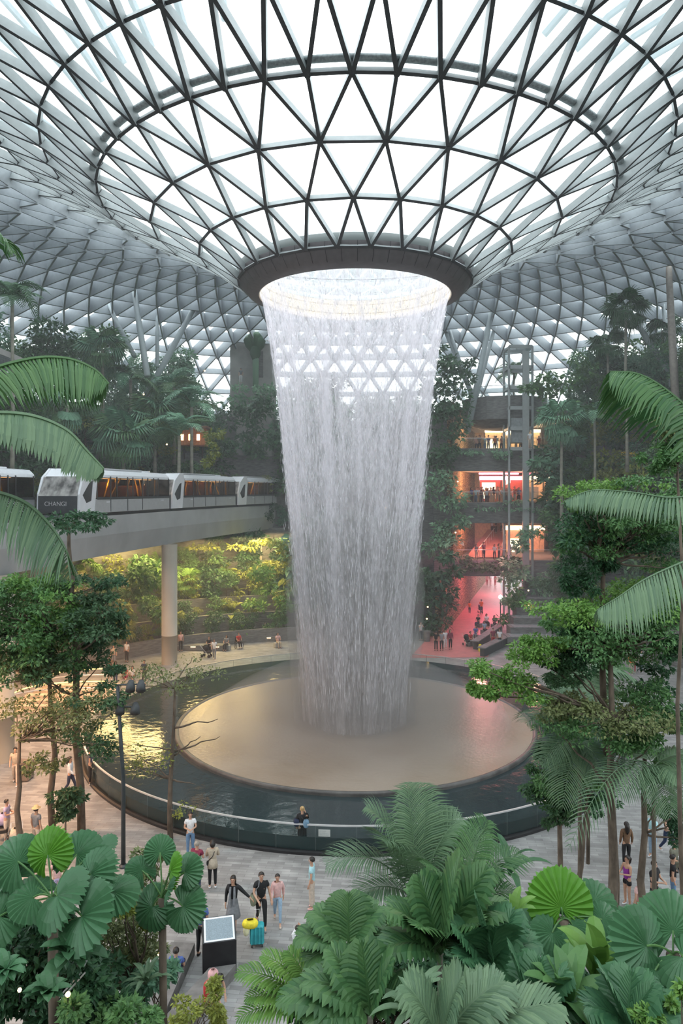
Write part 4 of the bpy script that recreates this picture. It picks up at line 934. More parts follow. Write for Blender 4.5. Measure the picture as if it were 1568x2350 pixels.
TR = [('tall forked tree on the right with layered bright crown above the lift side', (1405,2120), 20.5, (1385,1290), [(1400,1125,110,20,'leaf_bright'),(1340,1150,60,22,'leaf_bright'),(1345,1215,75,45,'leaf_dark'),(1450,1185,100,40,'leaf_mid'),(1500,1130,80,35,'leaf_mid'),(1360,1285,60,25,'leaf_dark'),(1490,1240,90,30,'leaf_dark'),(1390,1400,120,22,'leaf_mid'),(1300,1415,60,25,'leaf_mid'),(1420,1170,120,35,'leaf_mid'),(1520,1200,70,45,'leaf_mid'),(1350,1240,80,35,'leaf_mid'),(1540,1330,60,50,'leaf_mid'),(1320,1330,40,40,'leaf_dark'),(1450,1360,90,22,'leaf_bright')], 'leaf_mid', .115, 2.8, .15),
  ('right foreground tree with flat bright tiers reaching over the pool', (1405,2110), 19.5, (1400,1490), [(1135,1550,55,30,'leaf_bright'),(1200,1500,60,28,'leaf_bright'),(1250,1480,50,28,'leaf_bright'),(1400,1450,130,28,'leaf_mid'),(1330,1440,50,40,'leaf_dark'),(1320,1500,40,50,'leaf_dark'),(1500,1420,80,45,'leaf_mid'),(1540,1480,50,30,'leaf_dark'),(1390,1630,120,26,'leaf_olive'),(1300,1620,60,24,'leaf_olive'),(1490,1650,70,28,'leaf_mid'),(1440,1690,70,22,'leaf_mid'),(1290,1400,90,18,'leaf_bright'),(1420,1400,130,20,'leaf_bright'),(1530,1440,60,60,'leaf_mid'),(1440,1500,90,30,'leaf_mid'),(1180,1570,70,30,'leaf_bright'),(1110,1590,35,18,'leaf_bright'),(1350,1660,120,28,'leaf_mid'),(1500,1600,60,35,'leaf_mid'),(1300,1540,50,40,'leaf_deep')], 'leaf_mid', .11, 2.8, .15),
  ('dark leaved slender tree left of the two big trunks on the right', (1278,2012), 23.5, (1290,1640), [(1300,1660,35,45,'leaf_dark'),(1310,1720,45,40,'leaf_dark'),(1285,1790,60,30,'leaf_mid'),(1270,1850,35,35,'leaf_deep'),(1240,1740,30,30,'leaf_deep'),(1300,1700,60,60,'leaf_deep'),(1255,1800,55,35,'leaf_deep'),(1310,1830,60,35,'leaf_mid'),(1290,1560,30,35,'leaf_deep')], 'leaf_dark', .15, 1.7, .10),
  ('leaning thin tree between the slender tree and the right trunks', (1322,2025), 23.0, (1350,1830), [(1350,1790,50,25,'leaf_mid'),(1380,1830,40,22,'leaf_dark')], 'leaf_mid', .14, 1.4, .10),
  ('dark trunked tree nearest the right edge of the plaza', (1474,2100), 20.0, (1482,1700), [(1500,1560,40,35,'leaf_dark'),(1530,1640,45,35,'leaf_dark'),(1540,1860,45,25,'leaf_mid'),(1560,1900,30,40,'leaf_dark'),(1540,1760,40,25,'leaf_mid'),(1480,1680,50,18,'leaf_mid')], 'leaf_dark', .13, 1.6, .13)]
for k, a in enumerate(TR):
    tree(a[0], a[1], a[2], a[3], a[4], a[5], a[6], a[7], a[8], seed=20+k)
tree('bushy broadleaf at the right edge beside the hanging garden', (1560,1420), 17, (1555,1080), [(1540,960,35,50,'leaf_olive'),(1550,1050,40,40,'leaf_mid'),(1500,1060,45,25,'leaf_mid'),(1560,1010,30,60,'leaf_dark')], 'leaf_mid', .11, 2.0, .07, seed=41)
# palms in the right middle ground
palm_px('feather palm behind the right trunks, one frond over the pool water', (1330,1700), 21, [(1205,1660,-1),(1250,1590,1),(1440,1640,0),(1390,1790,-1),(1240,1760,-1),(1450,1740,1),(1330,1580,2),(1290,1860,-1)], 34, .95, .055, 'palm_pale', 0, .06, .55, 31, trunkmat='bark')
palm_px('feather palm drooping near the right edge of the plaza', (1500,1760), 19, [(1568,1800,-1),(1600,1740,0),(1420,1830,-1),(1440,1700,1),(1300,1960,-1.5,.5),(1540,1880,-1)], 32, .9, .05, 'palm_pale', 0, .06, .7, 32, trunkmat='bark')
palm_px('feather palm with upright fronds right of the pool, behind the trees', (1350,1600), 27, [(1260,1560,0),(1290,1480,0),(1360,1470,1),(1430,1530,0),(1440,1610,0)], 30, 1.1, .07, 'palm', 0, .06, .5, 33, trunkmat='bark')
palm_px('pale feather palm near the seated visitors on the right', (1350,1545), 26, [(1420,1600,0),(1450,1560,0),(1290,1600,0),(1530,1640,0),(1380,1700,-1)], 28, 1.1, .07, 'palm_pale', 0, .06, .6, 34, trunkmat='bark')
# near fronds reaching into the frame at both sides
def side_frond(label, pts, Y, n, Lf, wf, mat, seed, trunk=None, droop=1.1, join=0, vee=.2):
    P3 = [W(x,y,Y+d) for x,y,d in pts]; base = P3[0].copy(); t = thing('palm_frond', label, 'palm frond', base)
    # smooth the path
    Q = [p-base for p in P3]; out = []
    for i in range(len(Q)-1):
        p0, p1, p2, p3 = Q[max(i-1,0)], Q[i], Q[i+1], Q[min(i+2,len(Q)-1)]
        for k in range(6):
            u = k/6; out.append(.5*((2*p1)+(p2-p0)*u+(2*p0-5*p1+4*p2-p3)*u*u+(3*p1-p0-3*p2+p3)*u**3))
    out.append(Q[-1]); link('leaflets', frondmesh('leaflets', out, n, Lf, wf, droop, vee, mt[mat], seed, join=join, start=.0, stem=.022), t)
    MB().tube([p+Vector((0,0,-.004)) for p in out], [.013*(1-.6*i/len(out)) for i in range(len(out))], 6).ob('midrib', mt['palm'], t); return t
side_frond('arching feather frond at the left edge, topmost of the three near ones', [(-260,1000,-.3),(-60,868,0),(60,826,.1),(150,822,.1),(215,846,.1),(250,880,.1)], 5.2, 64, .46, .024, 'palm', 1, droop=.5, vee=-3.2)
side_frond('broad frond with joined leaflets at the left edge, middle of the three near ones', [(-240,985,-.2),(-60,952,0),(60,952,0),(150,985,0),(205,1040,0),(238,1075,0)], 4.8, 80, .33, .036, 'palm_pale', 2, join=.25, droop=.5, vee=-3.0)
side_frond('drooping feather frond at the left edge, lowest of the three near ones', [(-200,1110,-.2),(-40,1125,0),(50,1150,0),(110,1200,0),(150,1260,0),(170,1320,.1)], 5.0, 66, .46, .022, 'palm_pale', 3, droop=.6, vee=-2.2)
side_frond('feather frond arching in from the right edge below the tall fan palm', [(1700,1080,-.2),(1600,960,0),(1530,895,0),(1465,858,0),(1400,852,0)], 7.5, 50, .75, .036, 'palm', 4, droop=.5, vee=-2.6)
side_frond('wide frond with long combed leaflets at the right edge, over the layered tree', [(1700,1080,0),(1568,1140,0),(1450,1130,0),(1360,1125,0),(1295,1150,0)], 11, 60, .6, .05, 'palm_pale', 5, droop=.5, vee=-2.6)
side_frond('broad frond at the right edge between the two leaf tiers', [(1720,1230,0),(1568,1290,0),(1480,1330,0),(1420,1370,0),(1370,1400,0)], 10, 50, .8, .045, 'palm_pale', 6, droop=.4, vee=-2)
side_frond('dark tip of a feather frond at the left edge high against the roof', [(-160,620,0),(-60,560,0),(0,545,0),(30,580,0)], 6, 26, .32, .03, 'palm', 7)
# ================================================================== foreground planting
fan_px('big fan palm in the lower left corner with one fresh upright leaf', (120,2060), 8.6, [(108,1945,60,.2,'fan_new',.9),(30,1965,70,.3,'fan',.5),(185,1945,66,.5,'fan',.4),(235,1935,45,.6,'fan',.2),(135,2055,78,-.4,'fan',.7),(222,1998,62,-.1,'fan',.5),(200,2110,85,-.6,'fan',.8),(60,2060,60,0,'fan',.6),(15,2010,60,.3,'fan',.5),(275,2045,60,0,'fan',.3),(-20,2110,70,0,'fan',.7)], seed=1)
fan_px('smaller fan palm left of the information stand', (372,2060), 9.6, [(367,1945,40,.3,'fan',.8),(395,1990,42,-.1,'fan_new',.4),(432,1993,44,0,'fan',.4),(432,2085,55,-.2,'fan',.9),(340,2090,55,0,'fan',.7),(320,1990,40,.2,'fan',.5),(388,2040,35,-.3,'fan',.5)], seed=2, r0=.05)
fan_px('fan palm with a bright fresh leaf right of the foreground centre', (1292,2110), 9.4, [(1285,2058,82,.1,'fan_new',.75),(1375,2062,60,.3,'fan',.5),(1330,2130,60,-.1,'fan',.4),(1225,2080,60,.4,'fan',.4),(1260,2150,50,-.2,'fan',.5),(1395,2110,50,0,'fan',.5)], seed=3, r0=.08)
fan_px('large dark fan palm at the lower right edge', (1545,2190), 7.6, [(1465,2165,88,-.1,'fan',.7),(1545,2110,90,.2,'fan',.8),(1490,2240,80,-.2,'fan',.5),(1580,2200,80,-.3,'fan',.6)], seed=4, r0=.07)
palm_px('tall feather palm in front of the pool, middle of the foreground', (960,2070), 13, [(935,1800,.2,.1),(960,1795,.5,.1),(840,1850,0,.35),(745,1985,-.5,.45),(880,1930,-.6,.4),(1060,1880,.2,.4),(1135,1930,0,.4),(1090,2000,-.6,.4),(820,2050,-.5,.3),(1010,1850,.8,.2)], 44, .75, .034, 'palm_pale', None, .06, .45, 51)
palm_px('feather palm right of the tall one, fronds bent over the plaza', (1060,2090), 12, [(1120,1880,.2,.2),(1150,2000,-.2,.4),(1190,2050,0,.3),(980,1990,-.4,.3),(1200,1960,.3,.4)], 36, .62, .032, 'palm', None, .05, .5, 52)
BR = dict(n=15, wf=.13, droop=.42, join=.15)
def broad(label, crown, Y, tips, seed, Lf=.5, mat='palm', **k):
    kw = dict(BR); kw.update(k); return palm_px(label, crown, Y, tips, kw['n'], Lf, kw['wf'], mat, None, .04, kw['droop'], seed, 'broad_leaved_palm', .3, join=kw['join'])
broad('broad leaflet palm in the middle of the foreground mass', (1010,2190), 8.6, [(1060,1960,0,.1),(1120,1990,.2,.2),(960,2010,.2,.2),(890,2080,0,.3),(1160,2080,0,.3),(1100,2120,-.4,.3),(960,2130,-.4,.3),(1010,2010,.4,.1),(870,2180,-.3,.3)], 61)
broad('dark broad leaflet palm right of the foreground middle', (1120,2230), 8.2, [(1090,2060,0,.1),(1180,2090,.2,.2),(1040,2120,0,.2),(1230,2160,0,.3),(1140,2130,-.3,.2),(1060,2200,-.3,.3),(1210,2230,-.2,.3)], 62, mat='fan')
broad('bright feathery clump at the bottom left of the foreground mass', (730,2330), 9.6, [(540,2230,0,.3),(600,2190,0,.3),(560,2290,-.2,.3),(660,2180,.2,.3),(540,2340,-.4,.3),(780,2200,.3,.2)], 63, Lf=.42, mat='leaf_bright', n=24, wf=.045)
broad('pale broad leaflet palm at the bottom centre', (850,2330), 8.0, [(700,2250,0,.3),(760,2180,.2,.2),(830,2160,.2,.1),(900,2200,0,.2),(700,2330,-.2,.3),(960,2260,0,.3),(640,2290,0,.3)], 64)
broad('broad leaflet palm left of the centre, over the paving', (800,2180), 9.4, [(680,2150,0,.3),(720,2090,.2,.3),(800,2050,.2,.2),(870,2080,.2,.3),(700,2210,-.2,.3),(900,2150,0,.3)], 65, n=18, wf=.10)
broad('large leaf with long upright leaflets on the bottom edge', (1010,2400), 6.6, [(1290,2300,0,.15),(1160,2250,.2,.25),(930,2260,.1,.3),(1220,2380,-.3,.2),(1060,2240,0,.2)], 66, Lf=.55, mat='palm_pale', n=26, wf=.07)
broad('broad leaflet palm low between the two fan palms on the right', (1220,2330), 7.4, [(1170,2180,0,.1),(1300,2230,0,.2),(1130,2260,0,.3),(1340,2300,0,.3),(1240,2200,.2,.1)], 67, mat='fan')
broad('dark broad leaflet palm in the lower right corner', (1440,2360), 6.8, [(1380,2230,0,.1),(1500,2260,0,.2),(1350,2310,0,.3),(1560,2310,0,.3),(1450,2230,.2,.1)], 68, mat='fan')
def straps(label, px, py, Y, s, n, seed, mat, kind=0, name='heliconia'):
    p = W(px,py,Y); return rosette(label, p, s, seed, kind, n, None, name, mt[mat])
straps('upright bright leaved plant in the foreground, left of the fresh fan leaf', 1180, 2110, 9, .42, 7, 1, 'leaf_bright', 2)
straps('long yellow edged leaves right of the dark palm trunk', 1370, 2250, 8, .75, 10, 2, 'leaf_bright', 2)
straps('dark strap leaved clump at the bottom right of centre', 1300, 2320, 7.4, .7, 14, 3, 'leaf_mid', 2)
straps('narrow bladed dark plant standing in front of the right pool edge', 1170, 2010, 14, .9, 9, 4, 'leaf_dark', 0)
straps('pale strap leaved clump on the bottom edge centre', 950, 2330, 7.6, .6, 14, 5, 'palm_pale', 0)
straps('broad leaved arum clump on the lower left slope', 110, 2290, 7.0, .27, 24, 6, 'leaf_dark', 1, 'arum')
straps('broad leaved arum clump at the lower left edge', 10, 2230, 7.4, .27, 22, 7, 'fan', 1, 'arum')
straps('drooping dark arum leaves beneath the big fan palm', 160, 2200, 8.0, .45, 18, 8, 'leaf_dark', 1, 'arum')
straps('small silvery fan shaped fern by the stone planter', 335, 2260, 9.5, .42, 14, 9, 'palm_pale', 0, 'fern')
t = thing('red_flower', 'red upright flower spike between the dark leaves on the right', 'flower', W(1235,2240,8.4))
for k in range(5): MB().tube([(0,0,.06*k),(.03*(-1)**k,0,.06*k+.05),(.01,0,.06*k+.13)], [.012,.018,.003], 6).ob('bract', mt['red_leaf'], t)
MB().tube([(0,0,-.5),(0,0,.3)], .008, 5).ob('stem', mt['leaf_mid'], t)
def bush(label, blobs, Y, leaf, size, seed, dens=1, name='shrub'):
    s = Y/F; r = random.Random(seed); b = W(blobs[0][0], blobs[0][1], Y); bl = []
    t = thing(name, label, 'shrub', b)
    stem = MB()
    for (x,y,rx,ry) in blobs:
        for q in range(max(3,int(rx*ry/350))):
            c = W(x+r.uniform(-.8,.8)*rx, y+r.uniform(-.8,.8)*ry, Y+r.uniform(-.5,.5))-b; bl.append((c.x,c.y,c.z,rx*s*.45,rx*s*.45,ry*s*.4,90*dens))
            p, rd = branch((0,0,-.8), (c.x,c.y,c.z), .015, .005, seed+q, 4); stem.tube(p, rd, 5)
    stem.ob('stem', mt['bark'], t)
    V, Fs = leafcloud(seed, bl, size); link('foliage', mesh('foliage', V, Fs, mt[leaf]), t); return t
bush('dark dense shrubbery in the lower left corner', [(60,2180,70,50),(170,2210,70,60),(210,2270,60,60),(20,2120,50,50),(40,2280,60,50),(150,2320,80,40),(100,2120,60,30),(230,2300,60,40)], 9.5, 'leaf_dark', .12, 1, 1.6)
bush('fine leaved shrub between the two left fan palms', [(300,2120,50,40),(250,2150,50,50),(240,2230,50,40),(330,2180,50,35),(280,2200,40,40),(350,2050,40,25)], 10.5, 'leaf_olive', .065, 2, 2.2)
bush('blue green shrub beside the stone planter edge', [(350,2240,55,35),(390,2215,35,22),(300,2270,50,40)], 10.5, 'leaf_blue', .11, 3, 1.5)
bush('bright green ground shrub at the lower left', [(200,2330,60,30),(260,2335,60,35),(320,2335,45,30)], 8.6, 'leaf_mid', .09, 4, 1.6)
bush('yellow green hedge along the dark planter, bottom edge left of centre', [(450,2300,45,22),(490,2270,25,20),(430,2335,45,20),(475,2330,35,20)], 17.2, 'leaf_yellow', .11, 5, 1.6, 'hedge')
bush('small pale variegated tree crown left of the second fan palm', [(330,1985,35,30),(360,1965,30,20),(310,2020,35,25)], 11.5, 'leaf_olive', .07, 6, 1.6)
bush('fern shrub with arching light fronds behind the left fan palms', [(320,2085,50,14),(285,2065,35,14),(360,2110,30,10)], 10, 'leaf_yellow', .09, 7, 1.0, 'fern')
bush('dark leafy undergrowth beneath the foreground palms', [(760,2300,80,40),(900,2280,90,50),(1050,2290,90,50),(1180,2300,70,50),(860,2210,80,30),(1000,2230,80,40)], 9.8, 'leaf_dark', .14, 8, 1.3, 'undergrowth')
bush('dark leafy undergrowth in the lower right corner', [(1320,2300,70,45),(1450,2310,80,45),(1540,2300,50,50),(1420,2220,50,40)], 8.8, 'leaf_dark', .13, 9, 1.5, 'undergrowth')
bush('leafy light green shrub between the middle foreground palms', [(930,2130,50,30),(1080,2150,60,30),(1000,2090,50,30),(1150,2170,50,30),(860,2120,40,30)], 10.5, 'leaf_mid', .15, 10, .9)
bush('small bright fern at the bottom right corner', [(1500,2330,50,20),(1555,2290,20,30)], 6.5, 'leaf_bright', .07, 11, 1.2, 'fern')
# lamp post, information stand, planters, lights
lp = thing('lamp_post', 'tall dark post with two pairs of spotlights, left of the pool', 'lamp post', G(283,1990))
bz = G(283,1990); tp = W(270,1575,bz.y)-bz
MB().tube([(0,0,0),(0,0,3),tp], [.085,.075,.06], 12).ob('pole', mt['pole'], lp, True); MB().lathe([(.15,0),(.15,.06),(.09,.12)], 16).ob('base', mt['pole'], lp)
for zz_, xs in ((tp.z+.05,(.25,.62)),(tp.z-.75,(.42,-.12))):
    for x in xs:
        MB().tube([(tp.x*zz_/tp.z,0,zz_),(x,0,zz_+.02)], .03, 6).ob('bracket', mt['pole'], lp)
        MB().tube([(x,.1,zz_+.12),(x+.02,-.02,zz_),(x+.05,-.18,zz_-.16)], [.09,.15,.17], 12).ob('spotlight', mt['soffit'], lp, True)
st = G(548,2228); ks = thing('information_stand', 'black information stand with a slanted screen on top', 'sign', (st.x-.55,st.y-.0,0), .22)
V = [(-.46,-.34,0),(.46,-.34,0),(.46,.34,0),(-.46,.34,0),(-.46,-.34,1.02),(.46,-.34,1.02),(.46,.34,1.34),(-.46,.34,1.34)]
MB().add(V, [(0,3,2,1),(4,5,6,7),(0,1,5,4),(1,2,6,5),(2,3,7,6),(3,0,4,7)]).ob('body', mt['black'], ks)
sl = Vector((0,.68,.32)).normalized(); nn = Vector((0,-.32,.68)).normalized(); o_ = Vector((0,0,1.18))
def slab(w, l, t0, t1, mat, nm, shift=0):
    m = MB(); P_ = [o_+Vector((sx*w,0,0))+sl*(sy*l+shift)+nn*t for t in (t0,t1) for sx, sy in ((-1,-1),(1,-1),(1,1),(-1,1))]; m.add(P_, [(0,3,2,1),(4,5,6,7),(0,1,5,4),(1,2,6,5),(2,3,7,6),(3,0,4,7)]); return m.ob(nm, mat, ks)
slab(.42,.35,.0,.012,mt['white'],'screen_frame'); slab(.37,.30,.012,.018,M('pale_screen_map', (.22,.28,.32), .25, .2, 26, stretch=(1,4,1)),'screen')
for px0, py0, px1, py1, w, lab in ((335,2380,420,2190,.35,'long grey stone planter kerb running down from the information stand at left'),(395,2380,520,2235,.3,'dark stone planter kerb just below the information stand')):
    a, b = G(px0,py0), G(px1,py1); d = (b-a).normalized(); s = Vector((d.y,-d.x,0))*w; m = MB()
    P_ = [a-s,a+s,b+s,b-s]; m.add([p for p in P_]+[p+Vector((0,0,.35)) for p in P_], [(0,1,2,3),(4,5,6,7),(0,1,5,4),(1,2,6,5),(2,3,7,6),(3,0,4,7)]); tag(m.ob('planter_kerb', M('planter_stone', (.17,.165,.16), .8)), lab, 'planter')
for x, y, Y, s, lab in ((361,2192,13,.05,'small warm garden lamp by the stone planter'),(156,2282,8.3,.03,'reddish warm lamp low in the left undergrowth'),(45,2272,8.6,.025,'tiny warm lamp deep in the left corner foliage'),(1536,1593,24,.07,'red glowing lamp among the trees at the right edge'),(1390,1740,26,.09,'warm lamp behind the right trunk')):
    o = MB().lathe([(0.001,-s),(s*.7,-s*.7),(s,0),(s*.7,s*.7),(.001,s)], 12).ob('garden_lamp', mt['lamp_warm'], None, True, W(x,y,Y)); tag(o, lab, 'lamp'); MB().tube([(0,0,-s),(0,0,-s*6)], s*.25, 6).ob('spike', mt['black'], o)
o = MB().lathe([(0.001,-.2),(.14,-.14),(.2,0),(.14,.14),(.001,.2)], 16).ob('globe_lamp', mt['lamp_white'], None, True, W(1149,1370,69)); tag(o, 'bright white lamp at the right edge of the pink path', 'lamp'); MB().tube([(0,0,-.2),(0,0,-3)], .05, 8).ob('pole', mt['pole'], o)
# lit curved stair rails of the shop entrance on the left
en = thing('entrance_stairs', 'pale steps with glowing curved rails at the left shop entrance', 'stairs', G(120,1640))
for k in range(6): MB().bbox(-3.4+.35*k,3.2,.5*k,.5*k+.55,0,.18*(k+1),.02).ob('step', M('cream_step', (.6,.5,.38), .5), en)
for k in range(4):
    pts = bez(Vector((-3.2+.5*k,.6*k,.9+.15*k)), Vector((-1.5,.6*k,1.7+.2*k)), Vector((3.0,.6*k+.3,1.5+.25*k)), 12); MB().tube(pts, .035, 8).ob('glowing_rail', mt['strip'] if k%2 else mt['rail'], en)
tag(MB().bbox(-.35,.35,-.35,.35,0,.85,.06).ob('litter_bin', M('brown_bin', (.2,.15,.12), .6, .2), None, False, G(55,1788)), 'brown square litter bin on the left plaza', 'bin')
tag(MB().lathe([(.28,0),(.3,.9),(.26,.95),(.001,.95)], 20).ob('litter_bin', mt['concd'], None, False, G(980,1472)), 'round dark bin beside the person in white, far side of the pool', 'bin')

kk = thing('timber_kiosk', 'orange brown timber pavilion among the palms above the second train car', 'pavilion', W(440,1022,71))
MB().bbox(-1.3,1.3,0,2,0,1.7,.05).ob('cabin', M('orange_timber', (.55,.20,.08), .6, .25), kk); MB().bbox(-1.6,1.6,-.4,2.2,1.7,1.9,.04).ob('roof', M('dark_timber', (.2,.09,.05), .6), kk)
for k in range(3): MB().bbox(-1.1+.8*k,-.8+.8*k,-.03,.0,.5,1.1,.01).ob('lit_window', mt['lamp_warm'], kk)
k2 = thing('timber_kiosk', 'small orange roofed pavilion behind the left near fronds', 'pavilion', W(165,985,68))
MB().bbox(-1.2,1.2,0,2,0,1.2,.05).ob('cabin', M('orange_panel', (.6,.16,.06), .6, .2), k2); MB().bbox(-1.4,1.4,-.2,2.2,1.2,1.35,.04).ob('roof', mt['concd'], k2)
for k, (x, y, Y) in enumerate(((470,851,64),(383,1020,62),(420,1000,62),(1051,1105,67),(1046,1222,67),(982,1393,64),(980,1420,64),(1213,1355,64),(1214,1390,64),(885,1165,80),(330,905,64),(810,1230,72))):
    o = MB().lathe([(.001,-.07),(.06,-.03),(.07,.03),(.001,.07)], 10).ob('garden_spotlight', mt['lamp_warm'], None, True, W(x,y,Y)); tag(o, 'tiny warm garden spotlight glowing in the terrace foliage', 'lamp', 'tiny spotlights in the terrace foliage')
for k, (x, y, Y) in enumerate(((1437,1040,62),(1455,1043,62),(1480,1068,62),(1462,1085,62),(1402,1175,50),(1216,1391,65))):
    fl_ = thing('yellow_flower', 'yellow flowering spray in the right hanging garden', 'flower', W(x,y,Y), 0, 'yellow flowers of the right hanging garden')
    V, Fs = leafcloud(90+k, [(0,0,0,.5,.4,.18,40)], .22); link('petals', mesh('petals', V, Fs, leafmat('yellow_petal', (.7,.5,.03), (.9,.7,.08))), fl_); MB().tube([(0,0,-1),(0,0,0)], .03, 5).ob('stem', mt['leaf_mid'], fl_)
forest(12, 53.5, 22, 37.5, 19.9, 5, 7.5, 'leafy tree in the second row of the highest right terrace', 'second row trees of the highest right terrace', off=False)
forest(14, 53.5, 24, 33.2, 11.9, 3, 5.0, 'low green bush spilling over the middle right terrace edge', 'bushes spilling over the right terrace edges', KS, off=False, radial=.4)
forest(14, 53.5, 24, 34.6, 17.2, 2.5, 4.0, 'low green bush spilling over the second highest right terrace edge', 'bushes spilling over the second highest right terrace edge', KS, off=False, radial=.3)
forest(78, 168, 40, 41.7, 12.9, 2.4, 3.6, 'low green bush spilling over the left terrace edge above the trains', 'bushes spilling over the left terrace edge', KS, radial=.3)
forest(78, 168, 34, 43.0, 16.9, 2.6, 4.0, 'low green bush along the edge of the second highest left terrace', 'bushes along the second highest left terrace', KS, radial=.4)

hs = thing('outdoor_stairs', 'pale edged stair treads glimpsed through the lower left undergrowth', 'stairs', W(165,2215,8.9))
for k in range(4): MB().bbox(-.12,.16,.1*k,.1*k+.10,.075*k-.02,.075*k,.004).ob('tread', mt['rail'], hs)
for k in range(2): MB().tube([(-.15+.05*k,-.15,-.35),(.10+.05*k,.05,-.12)], .012, 6).ob('handrail', mt['rail'], hs)

def mist(name, dens, prof, label, c=(OX,OY)):
    mm, n, out = newmat(name+'_vapour'); vs = n.nodes.new('ShaderNodeVolumeScatter'); vs.inputs['Color'].default_value = (.97,.98,1,1); vs.inputs['Density'].default_value = dens
    n.links.new(vs.outputs[0], out.inputs['Volume']); o = MB().lathe(prof, 40, c).ob(name, mm, None, True); tag(o, label, 'mist', kind='stuff')
mist('spray_column', .17, [(.001,.78),(3.4,.78),(3.5,2.5),(3.75,5),(3.9,8),(3.6,11),(2.4,13.5),(.001,14.5)], 'soft white spray wrapped round the lower half of the falling water')
mist('spray_cloud', .08, [(.001,.80),(8.6,.80),(8.2,1.6),(6.6,2.6),(4.4,3.6),(.001,4.4)], 'low cloud of spray lying over the raised inner basin')
mm, n, out = newmat('thin_mist'); vs = n.nodes.new('ShaderNodeVolumeScatter'); vs.inputs['Color'].default_value = (.96,.97,1,1); vs.inputs['Density'].default_value = .0041
n.links.new(vs.outputs[0], out.inputs['Volume'])
o = MB().box(-62,62,25,112,-.2,27.5).ob('mist', mm); tag(o, 'thin mist hanging in the garden hall round the waterfall', 'mist', kind='stuff')

# ================================================================== people
def cloth(name, c, rough=.8): 
    if name not in mt: mt[name] = M(name, c, rough, .12, 14)
    return mt[name]
CL = {'black':(.012,.012,.014),'navy':(.02,.03,.07),'white':(.75,.76,.78),'maroon':(.22,.025,.06),'beige':(.52,.44,.34),'pink':(.72,.45,.43),'jeans':(.13,.23,.38),
 'paleblue':(.42,.68,.74),'cream':(.58,.48,.40),'blue':(.08,.13,.36),'grey':(.22,.23,.25),'purple':(.28,.04,.33),'orange':(.85,.22,.05),'red':(.5,.04,.04),'darkjeans':(.03,.05,.11),
 'lightjeans':(.30,.42,.55),'brown':(.16,.09,.05),'teal':(.03,.35,.40),'yellow':(.85,.70,.05),'stripe':(.10,.10,.14),'green':(.03,.25,.17),'camo':(.16,.16,.12),'lilac':(.5,.42,.62)}
for k, c in CL.items(): cloth(k+'_fabric', c)
SKIN = M('warm_skin', (.55,.32,.22), .55, .08, 9); HAIRB = M('black_hair', (.02,.015,.013), .45, .2, 20); HAIRD = M('blond_hair', (.45,.30,.13), .5, .2, 20); HAIRG = M('grey_hair', (.30,.26,.22), .6, .2, 20)
FACE = M('dark_eye', (.02,.015,.015), .3); LIPS = M('lip_colour', (.45,.14,.12), .5)
def skin_mesh(name, chains, mat, sub=1, root=0):
    """one continuous surface grown over a skeleton; chains = lists of (id, (x,y,z), r) where a bare id refers to an earlier joint"""
    ids = {}; V = []; E = []; Rr = []
    for ch in chains:
        prev = None
        for it in ch:
            if isinstance(it, str): k = ids[it]
            else: ids[it[0]] = k = len(V); V.append(it[1]); Rr.append(it[2])
            if prev is not None: E.append((prev,k))
            prev = k
    me = bpy.data.meshes.new(name+'_sk'); me.from_pydata(V, E, []); o = bpy.data.objects.new('tmp', me); C.objects.link(o)
    md = o.modifiers.new('s', 'SKIN'); md.use_smooth_shade = True; sd = me.skin_vertices[0].data
    for k, r in enumerate(Rr): sd[k].radius = r if hasattr(r,'__len__') else (r, r); sd[k].use_root = (k == root)
    m2 = o.modifiers.new('u', 'SUBSURF'); m2.levels = sub; m2.render_levels = sub
    dg = bpy.context.evaluated_depsgraph_get(); out = bpy.data.meshes.new_from_object(o.evaluated_get(dg)); out.name = name
    C.objects.unlink(o); bpy.data.objects.remove(o); bpy.data.meshes.remove(me)
    out.materials.clear(); out.materials.append(mat); return out
